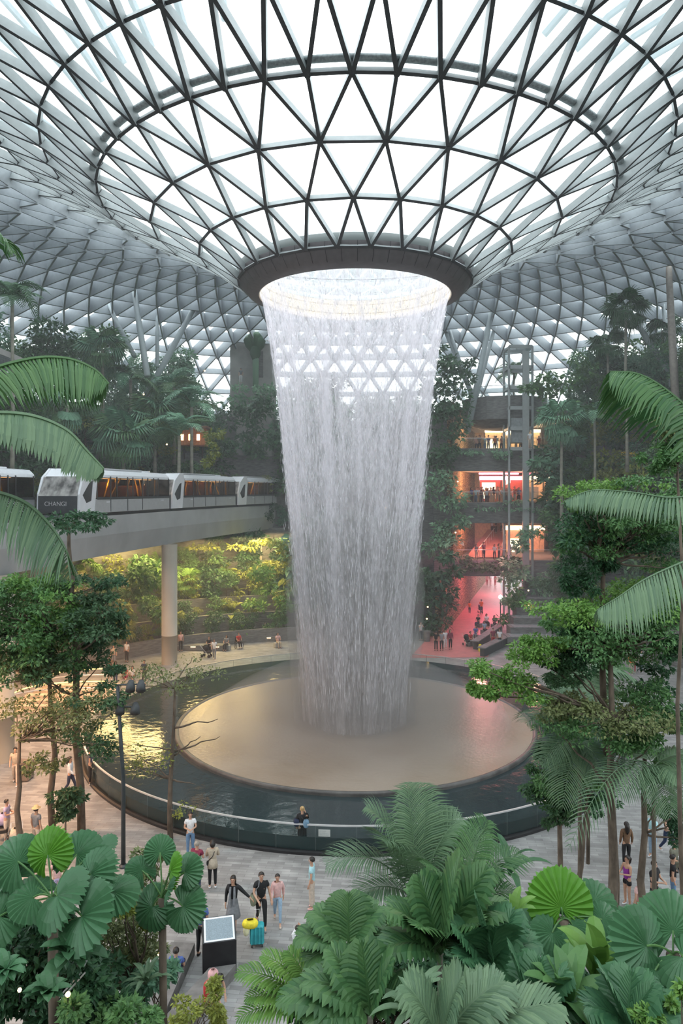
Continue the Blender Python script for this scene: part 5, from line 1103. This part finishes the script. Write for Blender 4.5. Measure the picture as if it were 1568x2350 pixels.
def joints(pose):
    """joint positions of a 1.70 m figure facing -Y; x>0 is its left"""
    j = dict(pel=(0,0,.93), wst=(0,0,1.07), chs=(0,-.01,1.27), nck=(0,0,1.44), jaw=(0,-.02,1.525), hed=(0,-.01,1.60), crn=(0,.0,1.655))
    for s, S in ((1,'L'),(-1,'R')):
        j['sh'+S] = (.165*s,0,1.39); j['el'+S] = (.215*s,.02,1.12); j['wr'+S] = (.225*s,-.05,.88)
        j['hp'+S] = (.085*s,0,.90); j['kn'+S] = (.095*s,-.01,.49); j['an'+S] = (.10*s,.02,.09)
    def st(k, v): j[k] = v
    if pose == 'walk':
        st('knL',(.09,-.17,.50)); st('anL',(.09,-.26,.10)); st('knR',(-.09,.05,.49)); st('anR',(-.09,.30,.15)); st('elL',(.21,.10,1.13)); st('wrL',(.21,.08,.88)); st('elR',(-.21,-.08,1.13)); st('wrR',(-.20,-.26,.95))
    if pose == 'pull':
        st('knL',(.09,-.16,.50)); st('anL',(.09,-.18,.10)); st('knR',(-.09,.02,.49)); st('anR',(-.09,.32,.2)); st('elR',(-.25,-.08,1.15)); st('wrR',(-.14,-.28,1.0)); st('elL',(.24,.02,1.13)); st('wrL',(.28,-.05,.90))
    if pose == 'reach':
        st('knL',(.09,-.12,.50)); st('anL',(.09,-.16,.09)); st('anR',(-.09,.2,.12)); st('elL',(.36,-.02,1.20)); st('wrL',(.56,-.08,1.06))
    if pose == 'photo':
        st('elL',(.20,-.20,1.24)); st('wrL',(.07,-.30,1.46)); st('elR',(-.20,-.20,1.24)); st('wrR',(-.07,-.30,1.46))
    if pose == 'hold':
        st('elL',(.22,-.06,1.14)); st('wrL',(.08,-.28,1.16)); st('elR',(-.22,-.06,1.14)); st('wrR',(-.08,-.28,1.16))
    if pose == 'touch':
        st('elL',(.22,.02,1.12)); st('wrL',(.20,-.10,.90)); st('elR',(-.24,-.12,1.18)); st('wrR',(-.13,-.2,1.42))
    if pose in ('sit','squat','floor'):
        dz = {'sit':-.42,'squat':-.68,'floor':-.82}[pose]
        for k in list(j):
            if k[:2] not in ('kn','an','hp'): j[k] = (j[k][0], j[k][1], j[k][2]+dz)
        for s, S in ((1,'L'),(-1,'R')):
            j['hp'+S] = (.09*s,0,.90+dz)
            if pose == 'sit': st('kn'+S,(.10*s,-.42,.52)); st('an'+S,(.10*s,-.40,.09))
            if pose == 'squat': st('kn'+S,(.14*s,-.40,.46)); st('an'+S,(.12*s,-.10,.09))
            if pose == 'floor': st('kn'+S,(.20*s,-.36,.30)); st('an'+S,(.02*s,-.58,.08))
            st('el'+S,(.22*s,-.10,1.12+dz)); st('wr'+S,(.10*s,-.32,1.10+dz))
    if pose == 'bend':
        for k, v in list(j.items()):
            if v[2] > 1.0: a = 1.0; y, z = v[1], v[2]-.93; j[k] = (v[0], y*math.cos(a)-z*math.sin(a), .93+z*math.cos(a)+y*math.sin(a))
        for s, S in ((1,'L'),(-1,'R')): st('el'+S,(.2*s,-.5,.93)); st('wr'+S,(.12*s,-.62,.72))
    return {k: Vector(v) for k, v in j.items()}
PC = {}
def person_meshes(pose, fem, near, lower, sleeve, hair):
    key = (pose,fem,near,lower,sleeve,hair)
    if key in PC: return PC[key]
    j = joints(pose); sw = .93 if fem else 1.0; hd = {}
    for S in 'LR': j['sh'+S] = Vector((j['sh'+S].x*sw, j['sh'+S].y, j['sh'+S].z))
    g = lambda a, r: (a, tuple(j[a]), r); mid = lambda a, b, t, nm, r: (nm, tuple(j[a].lerp(j[b],t)), r)
    ch = [[g('pel',(.125,.10)),g('wst',(.105,.085) if fem else (.12,.095)),g('chs',(.125,.10)),g('nck',.05),g('jaw',(.058,.062)),g('hed',(.074,.09)),g('crn',(.062,.075))]]
    fwd = Vector((0,-1,0))
    for S in 'LR':
        d = (j['wr'+S]-j['el'+S]).normalized(); s = 1 if S == 'L' else -1
        ch.append(['chs',g('sh'+S,.058),mid('sh'+S,'el'+S,.5,'ua'+S,.046),g('el'+S,.038),mid('el'+S,'wr'+S,.45,'fa'+S,.036),g('wr'+S,.024),('pm'+S,tuple(j['wr'+S]+d*.055),(.036,.018))])
        if near:
            side = d.cross(Vector((0,0,1))); side = side.normalized() if side.length > .3 else Vector((0,1,0)); curl = d.cross(side).normalized()*(-1 if s > 0 else 1)
            if curl.z > 0 and abs(d.z) < .7: curl = -curl
            pm = j['wr'+S]+d*.07
            for f, (o_, L) in enumerate(((-.027,.062),(-.009,.072),(.009,.068),(.026,.054))):
                b0_ = pm+side*o_; ch.append(['pm'+S,(f'f{f}a{S}',tuple(b0_+d*.03),.009),(f'f{f}b{S}',tuple(b0_+d*(.03+L*.5)+curl*.012),.008),(f'f{f}c{S}',tuple(b0_+d*(.03+L*.8)+curl*.036),.007)])
            ch.append(['wr'+S,('ta'+S,tuple(j['wr'+S]+d*.035-side*.034),.010),('tb'+S,tuple(j['wr'+S]+d*.07-side*.05+curl*.01),.008)])
        an = j['an'+S]; ch.append(['pel',g('hp'+S,.082),mid('hp'+S,'kn'+S,.45,'th'+S,.072),g('kn'+S,.05),mid('kn'+S,'an'+S,.35,'cf'+S,.05),g('an'+S,.034),('to'+S,tuple(an+fwd*.12+Vector((0,0,-.055))),.028)])
    body = skin_mesh('body', ch, SKIN, 1)
    sh = .018; q = lambda a, r: (a, tuple(j[a]), r)
    tc_ = [[('t0',tuple(j['pel']+Vector((0,0,-.04)) if not fem else j['pel']+Vector((0,0,-.10))),(.15,.125)),q('wst',(.135,.11)),q('chs',(.145,.12)),('t3',tuple(j['chs'].lerp(j['nck'],.75)),.075)]]
    for S in 'LR':
        c_ = ['chs',q('sh'+S,.075)]
        c_.append(mid('sh'+S,'el'+S,.55,'ua'+S,.066))
        if sleeve == 'long': c_ += [q('el'+S,.054), mid('el'+S,'wr'+S,.9,'fa'+S,.040)]
        if sleeve == 'none': c_ = ['chs',('sn'+S,tuple(j['chs'].lerp(j['sh'+S],.75)),.07)]
        tc_.append(c_)
    top = skin_mesh('top', tc_, mt['white_fabric'], 1)
    if lower in ('trousers','shorts','wide'):
        lc = [[q('pel',(.142,.118)),('w1',tuple(j['pel'].lerp(j['wst'],.5)),(.128,.105))]]; k_ = 1.35 if lower == 'wide' else 1
        for S in 'LR':
            c_ = ['pel',q('hp'+S,.098),mid('hp'+S,'kn'+S,.5,'th'+S,.088)]
            if lower != 'shorts': c_ += [q('kn'+S,.064*k_),mid('kn'+S,'an'+S,.4,'cf'+S,.060*k_),mid('kn'+S,'an'+S,.93,'an'+S,.048*k_**1.6)]
            lc.append(c_)
        bot = skin_mesh('lower_garment', lc, mt['black_fabric'], 1)
    else:
        bot = MB().lathe([(.125,1.04),(.15,.93),(.19,.72),(.24,.45),(.23,.44),(.12,.9)], 18).me('skirt', mt['black_fabric'], True)
    shoe = []
    for S in 'LR':
        an = j['an'+S]; shoe.append(skin_mesh('shoe', [[('a',tuple(an+Vector((0,.035,-.045))),(.043,.04)),('b',tuple(an+fwd*.06+Vector((0,0,-.055))),(.044,.034)),('c',tuple(an+fwd*.15+Vector((0,0,-.062))),(.040,.026))]], mt['white_fabric'], 1))
    up = (j['crn']-j['nck']).normalized(); h = j['hed']+Vector((0,.012,0))+up*.012; m = MB(); V = []; n_ = 16; bk = Vector((0,1,0)); bk = (bk-up*bk.dot(up)).normalized(); rt = up.cross(bk)
    for i in range(9):
        th = (PI*.60)*i/8
        for k in range(n_):
            a = 2*PI*k/n_; fr = max(0,-math.sin(a)); t2 = th*(1-.56*fr); V.append(h+rt*math.cos(a)*math.sin(t2)*.094+bk*(math.sin(a)*math.sin(t2)*.108)+up*math.cos(t2)*.105)
    m.add(V, [(i*n_+k,i*n_+(k+1)%n_,(i+1)*n_+(k+1)%n_,(i+1)*n_+k) for i in range(8) for k in range(n_)])
    if hair == 'long': m.tube([h+bk*.06+up*.05,h+bk*.085-up*.06,h+bk*.10-up*.2,h+bk*.09-up*.33], [.075,.09,.085,.03], 10)
    if hair == 'bob': m.tube([h+bk*.04+up*.05,h+bk*.05-up*.04,h+bk*.05-up*.12], [.09,.105,.07], 12)
    if hair == 'bun': m.tube([h+bk*.09+up*.06,h+bk*.13+up*.07,h+bk*.16+up*.07], [.03,.045,.02], 8)
    if hair == 'tail': m.tube([h+bk*.10+up*.02,h+bk*.15-up*.04,h+bk*.14-up*.2], [.03,.04,.012], 8)
    hm = m.me('hair', HAIRB, True)
    f = MB(); fw = -bk; fc = j['hed']+fw*.088
    nose = MB().add([fc+up*.012+fw*.002,fc-up*.022+rt*.013+fw*.004,fc-up*.022-rt*.013+fw*.004,fc-up*.018+fw*.028], [(0,1,3),(0,3,2),(1,2,3)]).me('nose', SKIN, True)
    eyes = []
    for s in (-1,1): eyes.append(MB().tube([fc+rt*(s*.030)+up*.014-fw*.006, fc+rt*(s*.030)+up*.014+fw*.006], [.010,.006], 8).me('eye', FACE))
    mouth = MB().tube([fc-rt*.02-up*.042+fw*-.004, fc-up*.044+fw*.006, fc+rt*.02-up*.042+fw*-.004], .006, 6).me('mouth', LIPS)
    ears = [MB().tube([j['hed']+rt*(s*.076)+up*.02,j['hed']+rt*(s*.086)+bk*.01,j['hed']+rt*(s*.078)-up*.025], [.008,.016,.008], 6).me('ear', SKIN, True) for s in (-1,1)]
    PC[key] = (body, top, bot, shoe, hm, nose, eyes, mouth, ears, j); return PC[key]
def person(label, loc, rz, pose='stand', fem=False, top='white', bot='black', shoe='white', hair='short', hm=None, lower='trousers', sleeve='short', h=1.70, near=False, group=None):
    body, tp, bt, sh, hr, nose, eyes, mouth, ears, j = person_meshes(pose, fem, near, lower, sleeve, hair)
    t = thing('person', label, 'person', loc, rz, group, h/1.70)
    link('body', body, t); link('top', tp, t, mt[top+'_fabric']); link('skirt' if lower == 'skirt' else 'trousers', bt, t, mt[bot+'_fabric'])
    link('hair', hr, t, hm or HAIRB)
    for s in sh: link('shoe', s, t, mt[shoe+'_fabric'])
    if near:
        link('nose', nose, t); link('mouth', mouth, t)
        for e in eyes: link('eye', e, t)
        for e in ears: link('ear', e, t)
    return t, j
def pp(px, py, *a, z=0, **k):
    return person(a[0], G(px,py,z), *a[1:], **k)
def bag_on(t, name, c, rx, ry, rz_, mat, label=None):    # soft bag shape worn by a person
    m = MB(); V = []; n = 12
    for i in range(7):
        th = PI*(i+.5)/7
        for k in range(n): a = 2*PI*k/n; q = lambda v: math.copysign(abs(v)**.7, v); V.append((c[0]+rx*q(math.cos(a))*math.sin(th)**.6, c[1]+ry*q(math.sin(a))*math.sin(th)**.6, c[2]+rz_*math.cos(th)))
    m.add(V, [(i*n+k,i*n+(k+1)%n,(i+1)*n+(k+1)%n,(i+1)*n+k) for i in range(6) for k in range(n)]+[tuple(range(n)),tuple(6*n+k for k in range(n))])
    o = m.ob(name, mat, t, True); 
    if label: o['label'] = label
    return o
def strap_on(t, pts, mat=None): return MB().tube(pts, .014, 6).ob('strap', mat or mt['black'], t)
# --- nearest visitors
t, j = pp(694, 1953, 'blond woman in black at the pool glass with a pale blue backpack', PI+.15, 'touch', True, 'black', 'black', 'white', 'bun', HAIRD, 'wide', 'long', 1.66, near=True)
bag_on(t, 'backpack', (-.13,.17,1.12), .12, .08, .17, cloth('paleblue_bag', (.16,.28,.40))); bag_on(t, 'jacket', (.22,0,1.12), .12, .12, .16, mt['navy_fabric'], 'dark jacket over the arm'); strap_on(t, [(.1,-.08,1.44),(0,.13,1.3),(-.12,.15,1.2)])
pp(437, 1965, 'woman in a white T-shirt and jeans walking away from the pool glass', .2, 'hold', True, 'white', 'jeans', 'white', 'tail', h=1.64, near=True)
pp(452, 2045, 'man in a maroon T-shirt and dark jeans seen from behind', PI-.3, 'hold', False, 'maroon', 'darkjeans', 'black', 'short', HAIRG, h=1.68, near=True)
t, j = pp(488, 2038, 'woman in a long beige top and black leggings with a small crossbody bag', PI+.2, 'hold', True, 'beige', 'black', 'white', 'bob', sleeve='long', h=1.62, near=True)
bag_on(t, 'crossbody_bag', (.17,.05,.93), .05, .04, .09, mt['black']); strap_on(t, [(-.12,.0,1.42),(0,.15,1.2),(.17,.07,1.0)])
link('tunic', MB().lathe([(.13,1.1),(.165,.95),(.19,.76),(.18,.76),(.12,1.08)], 18).me('tunic', mt['beige_fabric'], True), t)
t, j = pp(535, 2135, 'woman in a black cardigan and long grey green dress reaching out one arm', 0, 'reach', True, 'black', 'grey', 'black', 'long', HAIRB, 'skirt', 'long', 1.66, near=True)
MB().tube([(-.06,-.12,1.42),(-.08,-.17,1.2),(-.07,-.17,.85)], [.03,.04,.045], 6).ob('scarf', mt['grey_fabric'], t); MB().tube([(.06,-.12,1.42),(.07,-.17,1.2),(.06,-.17,.9)], [.03,.04,.045], 6).ob('scarf', mt['grey_fabric'], t)
t, j = pp(600, 2130, 'man in a black T-shirt pulling a teal suitcase, woven bag at his side', .25, 'pull', False, 'black', 'black', 'grey', 'short', h=1.72, near=True)
bag_on(t, 'shoulder_bag', (-.25,-.02,.92), .10, .13, .19, cloth('woven_bag', (.24,.26,.18))); strap_on(t, [(-.24,0,1.1),(-.10,-.13,1.35),(-.06,.0,1.47)], mt['grey_fabric'])
pp(637, 2118, 'girl in a pale pink top and light jeans walking beside the suitcase', .1, 'walk', True, 'pink', 'lightjeans', 'cream', 'tail', sleeve='long', h=1.52, near=True)
pp(716, 2085, 'woman in a light blue T-shirt and cream trousers standing alone, facing left', -PI/2-.15, 'stand', True, 'paleblue', 'cream', 'pink', 'short', HAIRB, 'wide', h=1.66, near=True)
pp(683, 2235, 'woman in white photographing, half hidden by the palm fronds', PI-.1, 'photo', True, 'white', 'pink', 'white', 'tail', h=1.35, near=True, sleeve='long')
pp(462, 2195, 'man in a blue shirt standing left of the information stand', PI-.3, 'stand', False, 'blue', 'black', 'black', 'short', HAIRG, h=1.68, near=True)
t, j = pp(478, 2325, 'stooping person with a pink backpack on the dark planter seat', .9, 'bend', True, 'pink', 'red', 'white', 'bob', h=1.45, near=True)
bag_on(t, 'backpack', (0,-.22,1.25), .15, .15, .18, cloth('pink_bag', (.75,.42,.42)))
pp(404, 2255, 'person in bright blue seen between the leaves by the planter', PI, 'squat', False, 'blue', 'navy', 'black', h=1.6)
t, j = pp(83, 1955, 'visitor in a straw hat and grey shirt above the big fan palm', PI-.4, 'stand', False, 'grey', 'cream', 'brown', h=1.68, near=True)
MB().lathe([(.001,1.765),(.07,1.76),(.085,1.70),(.16,1.675),(.165,1.665),(.08,1.67)], 20).ob('straw_hat', M('straw_hat_weave', (.72,.55,.30), .8), t, True)
pp(161, 1822, 'walking person in a white coat with a dark bag behind the tree trunks', PI/2, 'walk', True, 'white', 'navy', 'white', 'long', sleeve='long', h=1.66)
pp(207, 1800, 'man in a striped shirt leaning on the pool glass behind the lamp post', PI/2+.3, 'stand', False, 'stripe', 'black', 'white', sleeve='short', h=1.72)
pp(35, 1800, 'person in pale trousers standing by the brown litter bin', .3, 'walk', False, 'beige', 'cream', 'white', h=1.7)
t, j = pp(15, 1930, 'person in lilac pushing a pram at the left edge', PI/2, 'hold', True, 'lilac', 'cream', 'white', h=1.6)
pp(132, 2075, 'person in pink seen in a gap between the big fan leaves', .3, 'stand', True, 'pink', 'lilac', 'white', h=1.6)
pp(20, 2130, 'person in pale blue at the left edge behind the fan leaves', .5, 'stand', True, 'paleblue', 'jeans', 'white', h=1.6)
# --- right plaza
pp(1440, 2078, 'woman in a sleeveless purple top and black shorts looking at her phone', -1.2, 'hold', True, 'purple', 'black', 'white', 'tail', None, 'shorts', 'none', 1.62, near=True)
pp(1468, 2135, 'long haired woman in a pink top close to the right trunks', -2.6, 'stand', True, 'pink', 'white', 'white', 'long', h=1.6, near=True)
pp(1502, 2100, 'man in a black T-shirt with one arm raised, between the right trunks', .6, 'hold', False, 'black', 'black', 'black', h=1.72, near=True)
pp(1498, 1968, 'woman in pale blue with light jeans near the right edge', -1.0, 'hold', True, 'paleblue', 'lightjeans', 'white', 'long', sleeve='long', h=1.64, near=True)
pp(1438, 1990, 'long haired woman in dark clothes behind the right trunk', PI, 'stand', True, 'brown', 'black', 'black', 'long', HAIRB, sleeve='long', h=1.62)
pp(1545, 2082, 'person in jeans and a black top at the right edge', 1.2, 'stand', False, 'black', 'jeans', 'white', h=1.7)
pp(1533, 1960, 'person in black walking at the right edge', .5, 'walk', False, 'black', 'darkjeans', 'white', h=1.7)
pp(1548, 1995, 'crouched person in a camouflage coloured jacket at the right edge', .5, 'squat', False, 'camo', 'camo', 'black', h=1.7)
pp(1455, 1545, 'first visitor in a light top on the far right terrace walk', 0, 'stand', True, 'beige', 'red', 'white', h=1.6)
pp(1472, 1543, 'visitor in white beside the one in the light top, far right terrace walk', .4, 'stand', False, 'white', 'jeans', 'white', h=1.65)
pp(1448, 1548, 'visitor in orange at the left of the trio on the far right terrace walk', -.4, 'stand', True, 'orange', 'beige', 'white', 'long', h=1.55)
# --- far side of the pool
FARP = [(1001,1494,'black','black','person in black looking down at a phone, leftmost of the four by the far glass','stand'),(1014,1494,'grey','black','person in grey beside the phone user by the far glass','hold'),(1022,1490,'white','white','person in white with a white cap between the dark pair by the far glass','stand'),(1034,1490,'maroon','black','person in a long maroon coat at the right of the far glass','stand'),
 (966,1470,'white','black','person in a white shirt beside the dark bin at the far side','photo'),(1147,1488,'white','black','man in a white T-shirt standing by the water cascade','stand'),(1132,1486,'maroon','red','woman in a long dark red dress beside the man in white','stand'),
 (1078,1409,'orange','navy','child in orange on the pink path, nearer the stone wall','walk'),(1105,1411,'orange','navy','adult in orange pushing a pram up the pink path','hold'),
 (1118,1345,'pink','red','distant person in pink standing at the far end of the path','stand'),(1126,1344,'white','pink','distant pair member in white at the far end of the path','stand'),(1137,1346,'red','red','distant person in red at the right end of the path','stand'),
 (300,1500,'pink','black','person in a pink top standing leftmost by the garden bench','stand'),(318,1494,'white','black','person in white with dark trousers by the garden bench','hold'),(327,1492,'pink','black','person in pink holding a paper bag by the garden bench','stand'),(341,1494,'black','brown','person in black at the right of the garden bench group','stand'),
 (261,1530,'beige','grey','person in beige left of the couple sitting on the floor','stand'),(291,1520,'white','black','standing person in a white top behind the couple on the floor','stand'),(265,1572,'green','darkjeans','person in a green jacket beside the top of the lamp post','stand'),(253,1560,'brown','brown','person in brown next to the one in green','stand'),
 (480,1508,'black','black','person in black pushing a pram near the far left glass','hold'),(492,1515,'white','grey','person in a white top walking near the far left glass','walk'),(331,1570,'navy','black','small figure in dark clothes leaning on the glass at left','stand'),(415,1495,'pink','black','person in a pink shirt right behind the guideway column','stand')]
for x, y, tpc, btc, lab, ps in FARP: pp(x, y, lab, R_.uniform(-.6,.6)+(PI if 'phone' in lab or y < 1420 and y > 1400 else 0), ps, R_.random() < .5, tpc, btc, 'white' if btc != 'black' else 'black', R_.choice(['short','tail','long']), h=1.35 if 'child' in lab else 1.68, sleeve='long' if 'coat' in lab or 'jacket' in lab else 'short')
for x, y, tpc, btc, lab in ((286,1556,'red','maroon','person in dark red sitting on the floor left of the pool'),(304,1556,'white','brown','person in white sitting on the floor left of the pool')): pp(x, y, lab, R_.uniform(-.5,.5), 'floor', True, tpc, btc, 'black', 'long')
for k, (x, y, tpc, btc, lab) in enumerate(((608,1452,'black','grey','person in black seated left of the pale stone block'),(622,1450,'white','beige','person in white seated right of the pale stone block'),(638,1478,'pink','beige','person in a pale pink top seated alone near the waterfall'),(535,1460,'red','black','person in red seated at the foot of the garden steps'),(520,1484,'grey','black','person in grey seated left of the wheelchair'),
   (1080,1475,'red','grey','woman in red seated at the end of the dark tables'),(1092,1460,'blue','grey','person in blue seated beside the woman in red'),(1112,1448,'lightjeans','black','person in a pale top leaning over the dark tables'),(1135,1434,'black','black','pair member in black at the upper dark table'),(1098,1432,'black','navy','person in black seated at the corner of the dark tables'),(1117,1430,'white','black','person in a white scarf at the dark tables'))):
    p = G(x,y+8); t, j = person(lab, p, R_.uniform(-.8,.8), 'sit', k%2 == 0, tpc, btc, 'black', 'long' if k%2 == 0 else 'short')
    o = MB().bbox(-.3,.3,-.16,.3,0,.42,.03).ob('stone_stool', mt['concd' if x > 900 else 'concrete'], None, False, p, (0,0,t.rotation_euler.z)); tag(o, 'low stone stool under the '+' '.join(lab.split()[:11]), 'stool')
wc = thing('wheelchair', 'wheelchair with large wheels in front of the garden bench', 'wheelchair', G(548,1488), .5)
for s in (-1,1):
    m = MB(); pts = [(s*.3,.3*math.cos(a),.31+.3*math.sin(a)) for a in [2*PI*k/20 for k in range(21)]]; m.tube(pts, .022, 6)
    for k in range(6): a = PI*k/6; m.tube([(s*.3,.3*math.cos(a),.31+.3*math.sin(a)),(s*.3,-.3*math.cos(a),.31-.3*math.sin(a))], .006, 4)
    m.ob('wheel', mt['black'], wc)
MB().bbox(-.25,.25,-.25,.25,.45,.52,.02).ob('seat', mt['black'], wc); MB().bbox(-.25,.25,.22,.28,.5,.95,.02).ob('backrest', mt['black'], wc); MB().tube([(-.2,-.25,.5),(-.2,-.5,.12),(.2,-.5,.12),(.2,-.25,.5)], .015, 6).ob('footrest', mt['rail'], wc)
person('person in a red top sitting in the wheelchair', G(548,1488)+Vector((0,0,.06)), .5, 'sit', True, 'red', 'black', 'black')
def pram(label, loc, rz, c):
    t = thing('pram', label, 'pram', loc, rz)
    for x in (-.2,.2):
        for y in (-.3,.3): MB().tube([(x-.02,y,.12),(x+.02,y,.12)], .12, 12).ob('wheel', mt['black'], t)
    bag_on(t, 'hood', (0,.05,.75), .24, .26, .24, mt[c+'_fabric']); MB().bbox(-.2,.2,-.4,.2,.35,.55,.05).ob('basket', mt['black'], t); MB().tube([(-.2,-.3,.15),(-.2,.5,1.0),(.2,.5,1.0),(.2,-.3,.15)], .014, 6).ob('handle_frame', mt['rail'], t)
pram('dark pram pushed by the person in black near the far left glass', G(474,1508), 1.3, 'black'); pram('pram pushed up the pink path by the adult in orange', G(1105,1409)+Vector((0,.6,0)), PI, 'navy'); pram('pale lilac pram at the left edge of the plaza', G(8,1925), .3, 'lilac'); pram('second beige pram in front of the lilac one at the left edge', G(38,1962), .4, 'beige'); pram('dark pram beside the woman in red by the canyon path', G(1072,1482), .4, 'black')
# suitcase with the yellow bag
sc = thing('suitcase', 'teal hard shell suitcase on four wheels', 'suitcase', G(590,2170), .15)
MB().bbox(-.21,.21,-.14,.14,.08,.66,.05).ob('shell', M('teal_shell', (.03,.33,.38), .35), sc)
for x in (-.16,-.05,.06,.16): MB().bbox(x-.02,x+.02,-.155,-.138,.12,.62,.006).ob('rib', M('teal_rib', (.05,.42,.47), .35), sc)
for x in (-.15,.15):
    for y in (-.09,.09): MB().tube([(x-.015,y,.035),(x+.015,y,.035)], .035, 10).ob('wheel', mt['black'], sc)
MB().tube([(-.07,.1,.66),(-.07,.13,1.0),(.07,.13,1.0),(.07,.1,.66)], .012, 6).ob('pull_handle', mt['rail'], sc)
yb = thing('shopping_bag', 'bright yellow bag lying on top of the teal suitcase', 'bag', G(590,2170)+Vector((-.10,-.02,0)), .15)
bag_on(yb, 'sack', (-.10,-.05,.70), .24, .15, .13, mt['yellow_fabric']); bag_on(yb, 'flap', (-.22,-.08,.55), .09, .10, .17, cloth('white_flap', (.8,.78,.5)))
# dark tables by the path, warning sign
for k, (x0,y0,x1,y1) in enumerate(((1090,1492,1150,1450),(1105,1508,1165,1478))):
    a, b = G(x0,y0), G(x1,y1); t = thing('stone_table', ['upper','lower'][k]+' of the two long dark stone tables beside the canyon path', 'table', a, math.atan2(b.y-a.y,b.x-a.x)); L = (b-a).length
    MB().bbox(0,L,-.35,.35,.68,.78,.02).ob('table_top', mt['concd'], t); MB().bbox(.2,L-.2,-.2,.2,0,.68,.02).ob('plinth', mt['soffit'], t)
ws = thing('warning_sign', 'yellow folding floor sign at the end of the dark tables', 'sign', G(1102,1495))
for s in (-1,1): MB().add([(-.15,s*.16,0),(.15,s*.16,0),(.1,s*.01,.62),(-.1,s*.01,.62),(-.15,s*.18,0),(.15,s*.18,0),(.1,s*.03,.62),(-.1,s*.03,.62)], [(0,1,2,3),(5,4,7,6),(0,3,7,4),(1,5,6,2),(3,2,6,7)]).ob('board', mt['yellow_fabric'], ws)
# --- crowds on the galleries
TC = ['white','black','red','grey','blue','beige','pink','navy','orange','cream','maroon','paleblue']; 
def crowd(z, x0, x1, Y, n, label, group):
    for k in range(n):
        X = W(x0+(x1-x0)*(k+R_.uniform(.1,.9))/n, 0, Y).x; person(label, (X, Y+R_.uniform(0,1.6), z), R_.uniform(-.7,.7), R_.choice(['stand','hold','photo','stand']), R_.random() < .5, R_.choice(TC), R_.choice(['black','jeans','beige','navy']), 'white', R_.choice(['short','long','tail']), h=R_.uniform(1.55,1.78), group=group)
crowd(17.5, 1092, 1245, 74, 15, 'visitor standing at the glass of the top gallery', 'visitors on the top gallery')
crowd(12.1, 1078, 1200, 74, 18, 'visitor in the crowd at the glass of the middle gallery', 'visitors on the middle gallery')
crowd(12.1, 1090, 1180, 77, 8, 'visitor further back on the middle gallery floor', 'visitors further back on the middle gallery')
crowd(6.3, 1078, 1180, 74, 5, 'visitor standing at the glass of the lowest gallery', 'visitors on the lowest gallery')
for k in range(7): person('visitor in the crowd at the top of the pink ramp', W(1128+R_.uniform(-2,32), 1225-R_.uniform(0,3), 88+R_.uniform(0,4)), R_.uniform(-.5,.5), 'stand', k%2 == 0, R_.choice(['red','maroon','grey','white','black']), 'black', 'black', group='visitors at the top of the pink ramp')
person('lone person in white standing at the railing of the right hanging garden', W(1217,1030,69), 0, 'stand', True, 'white', 'cream', 'white')
person('person standing on the high terrace beside the concrete tower', W(553,880,80), 0, 'stand', False, 'grey', 'white', 'white')
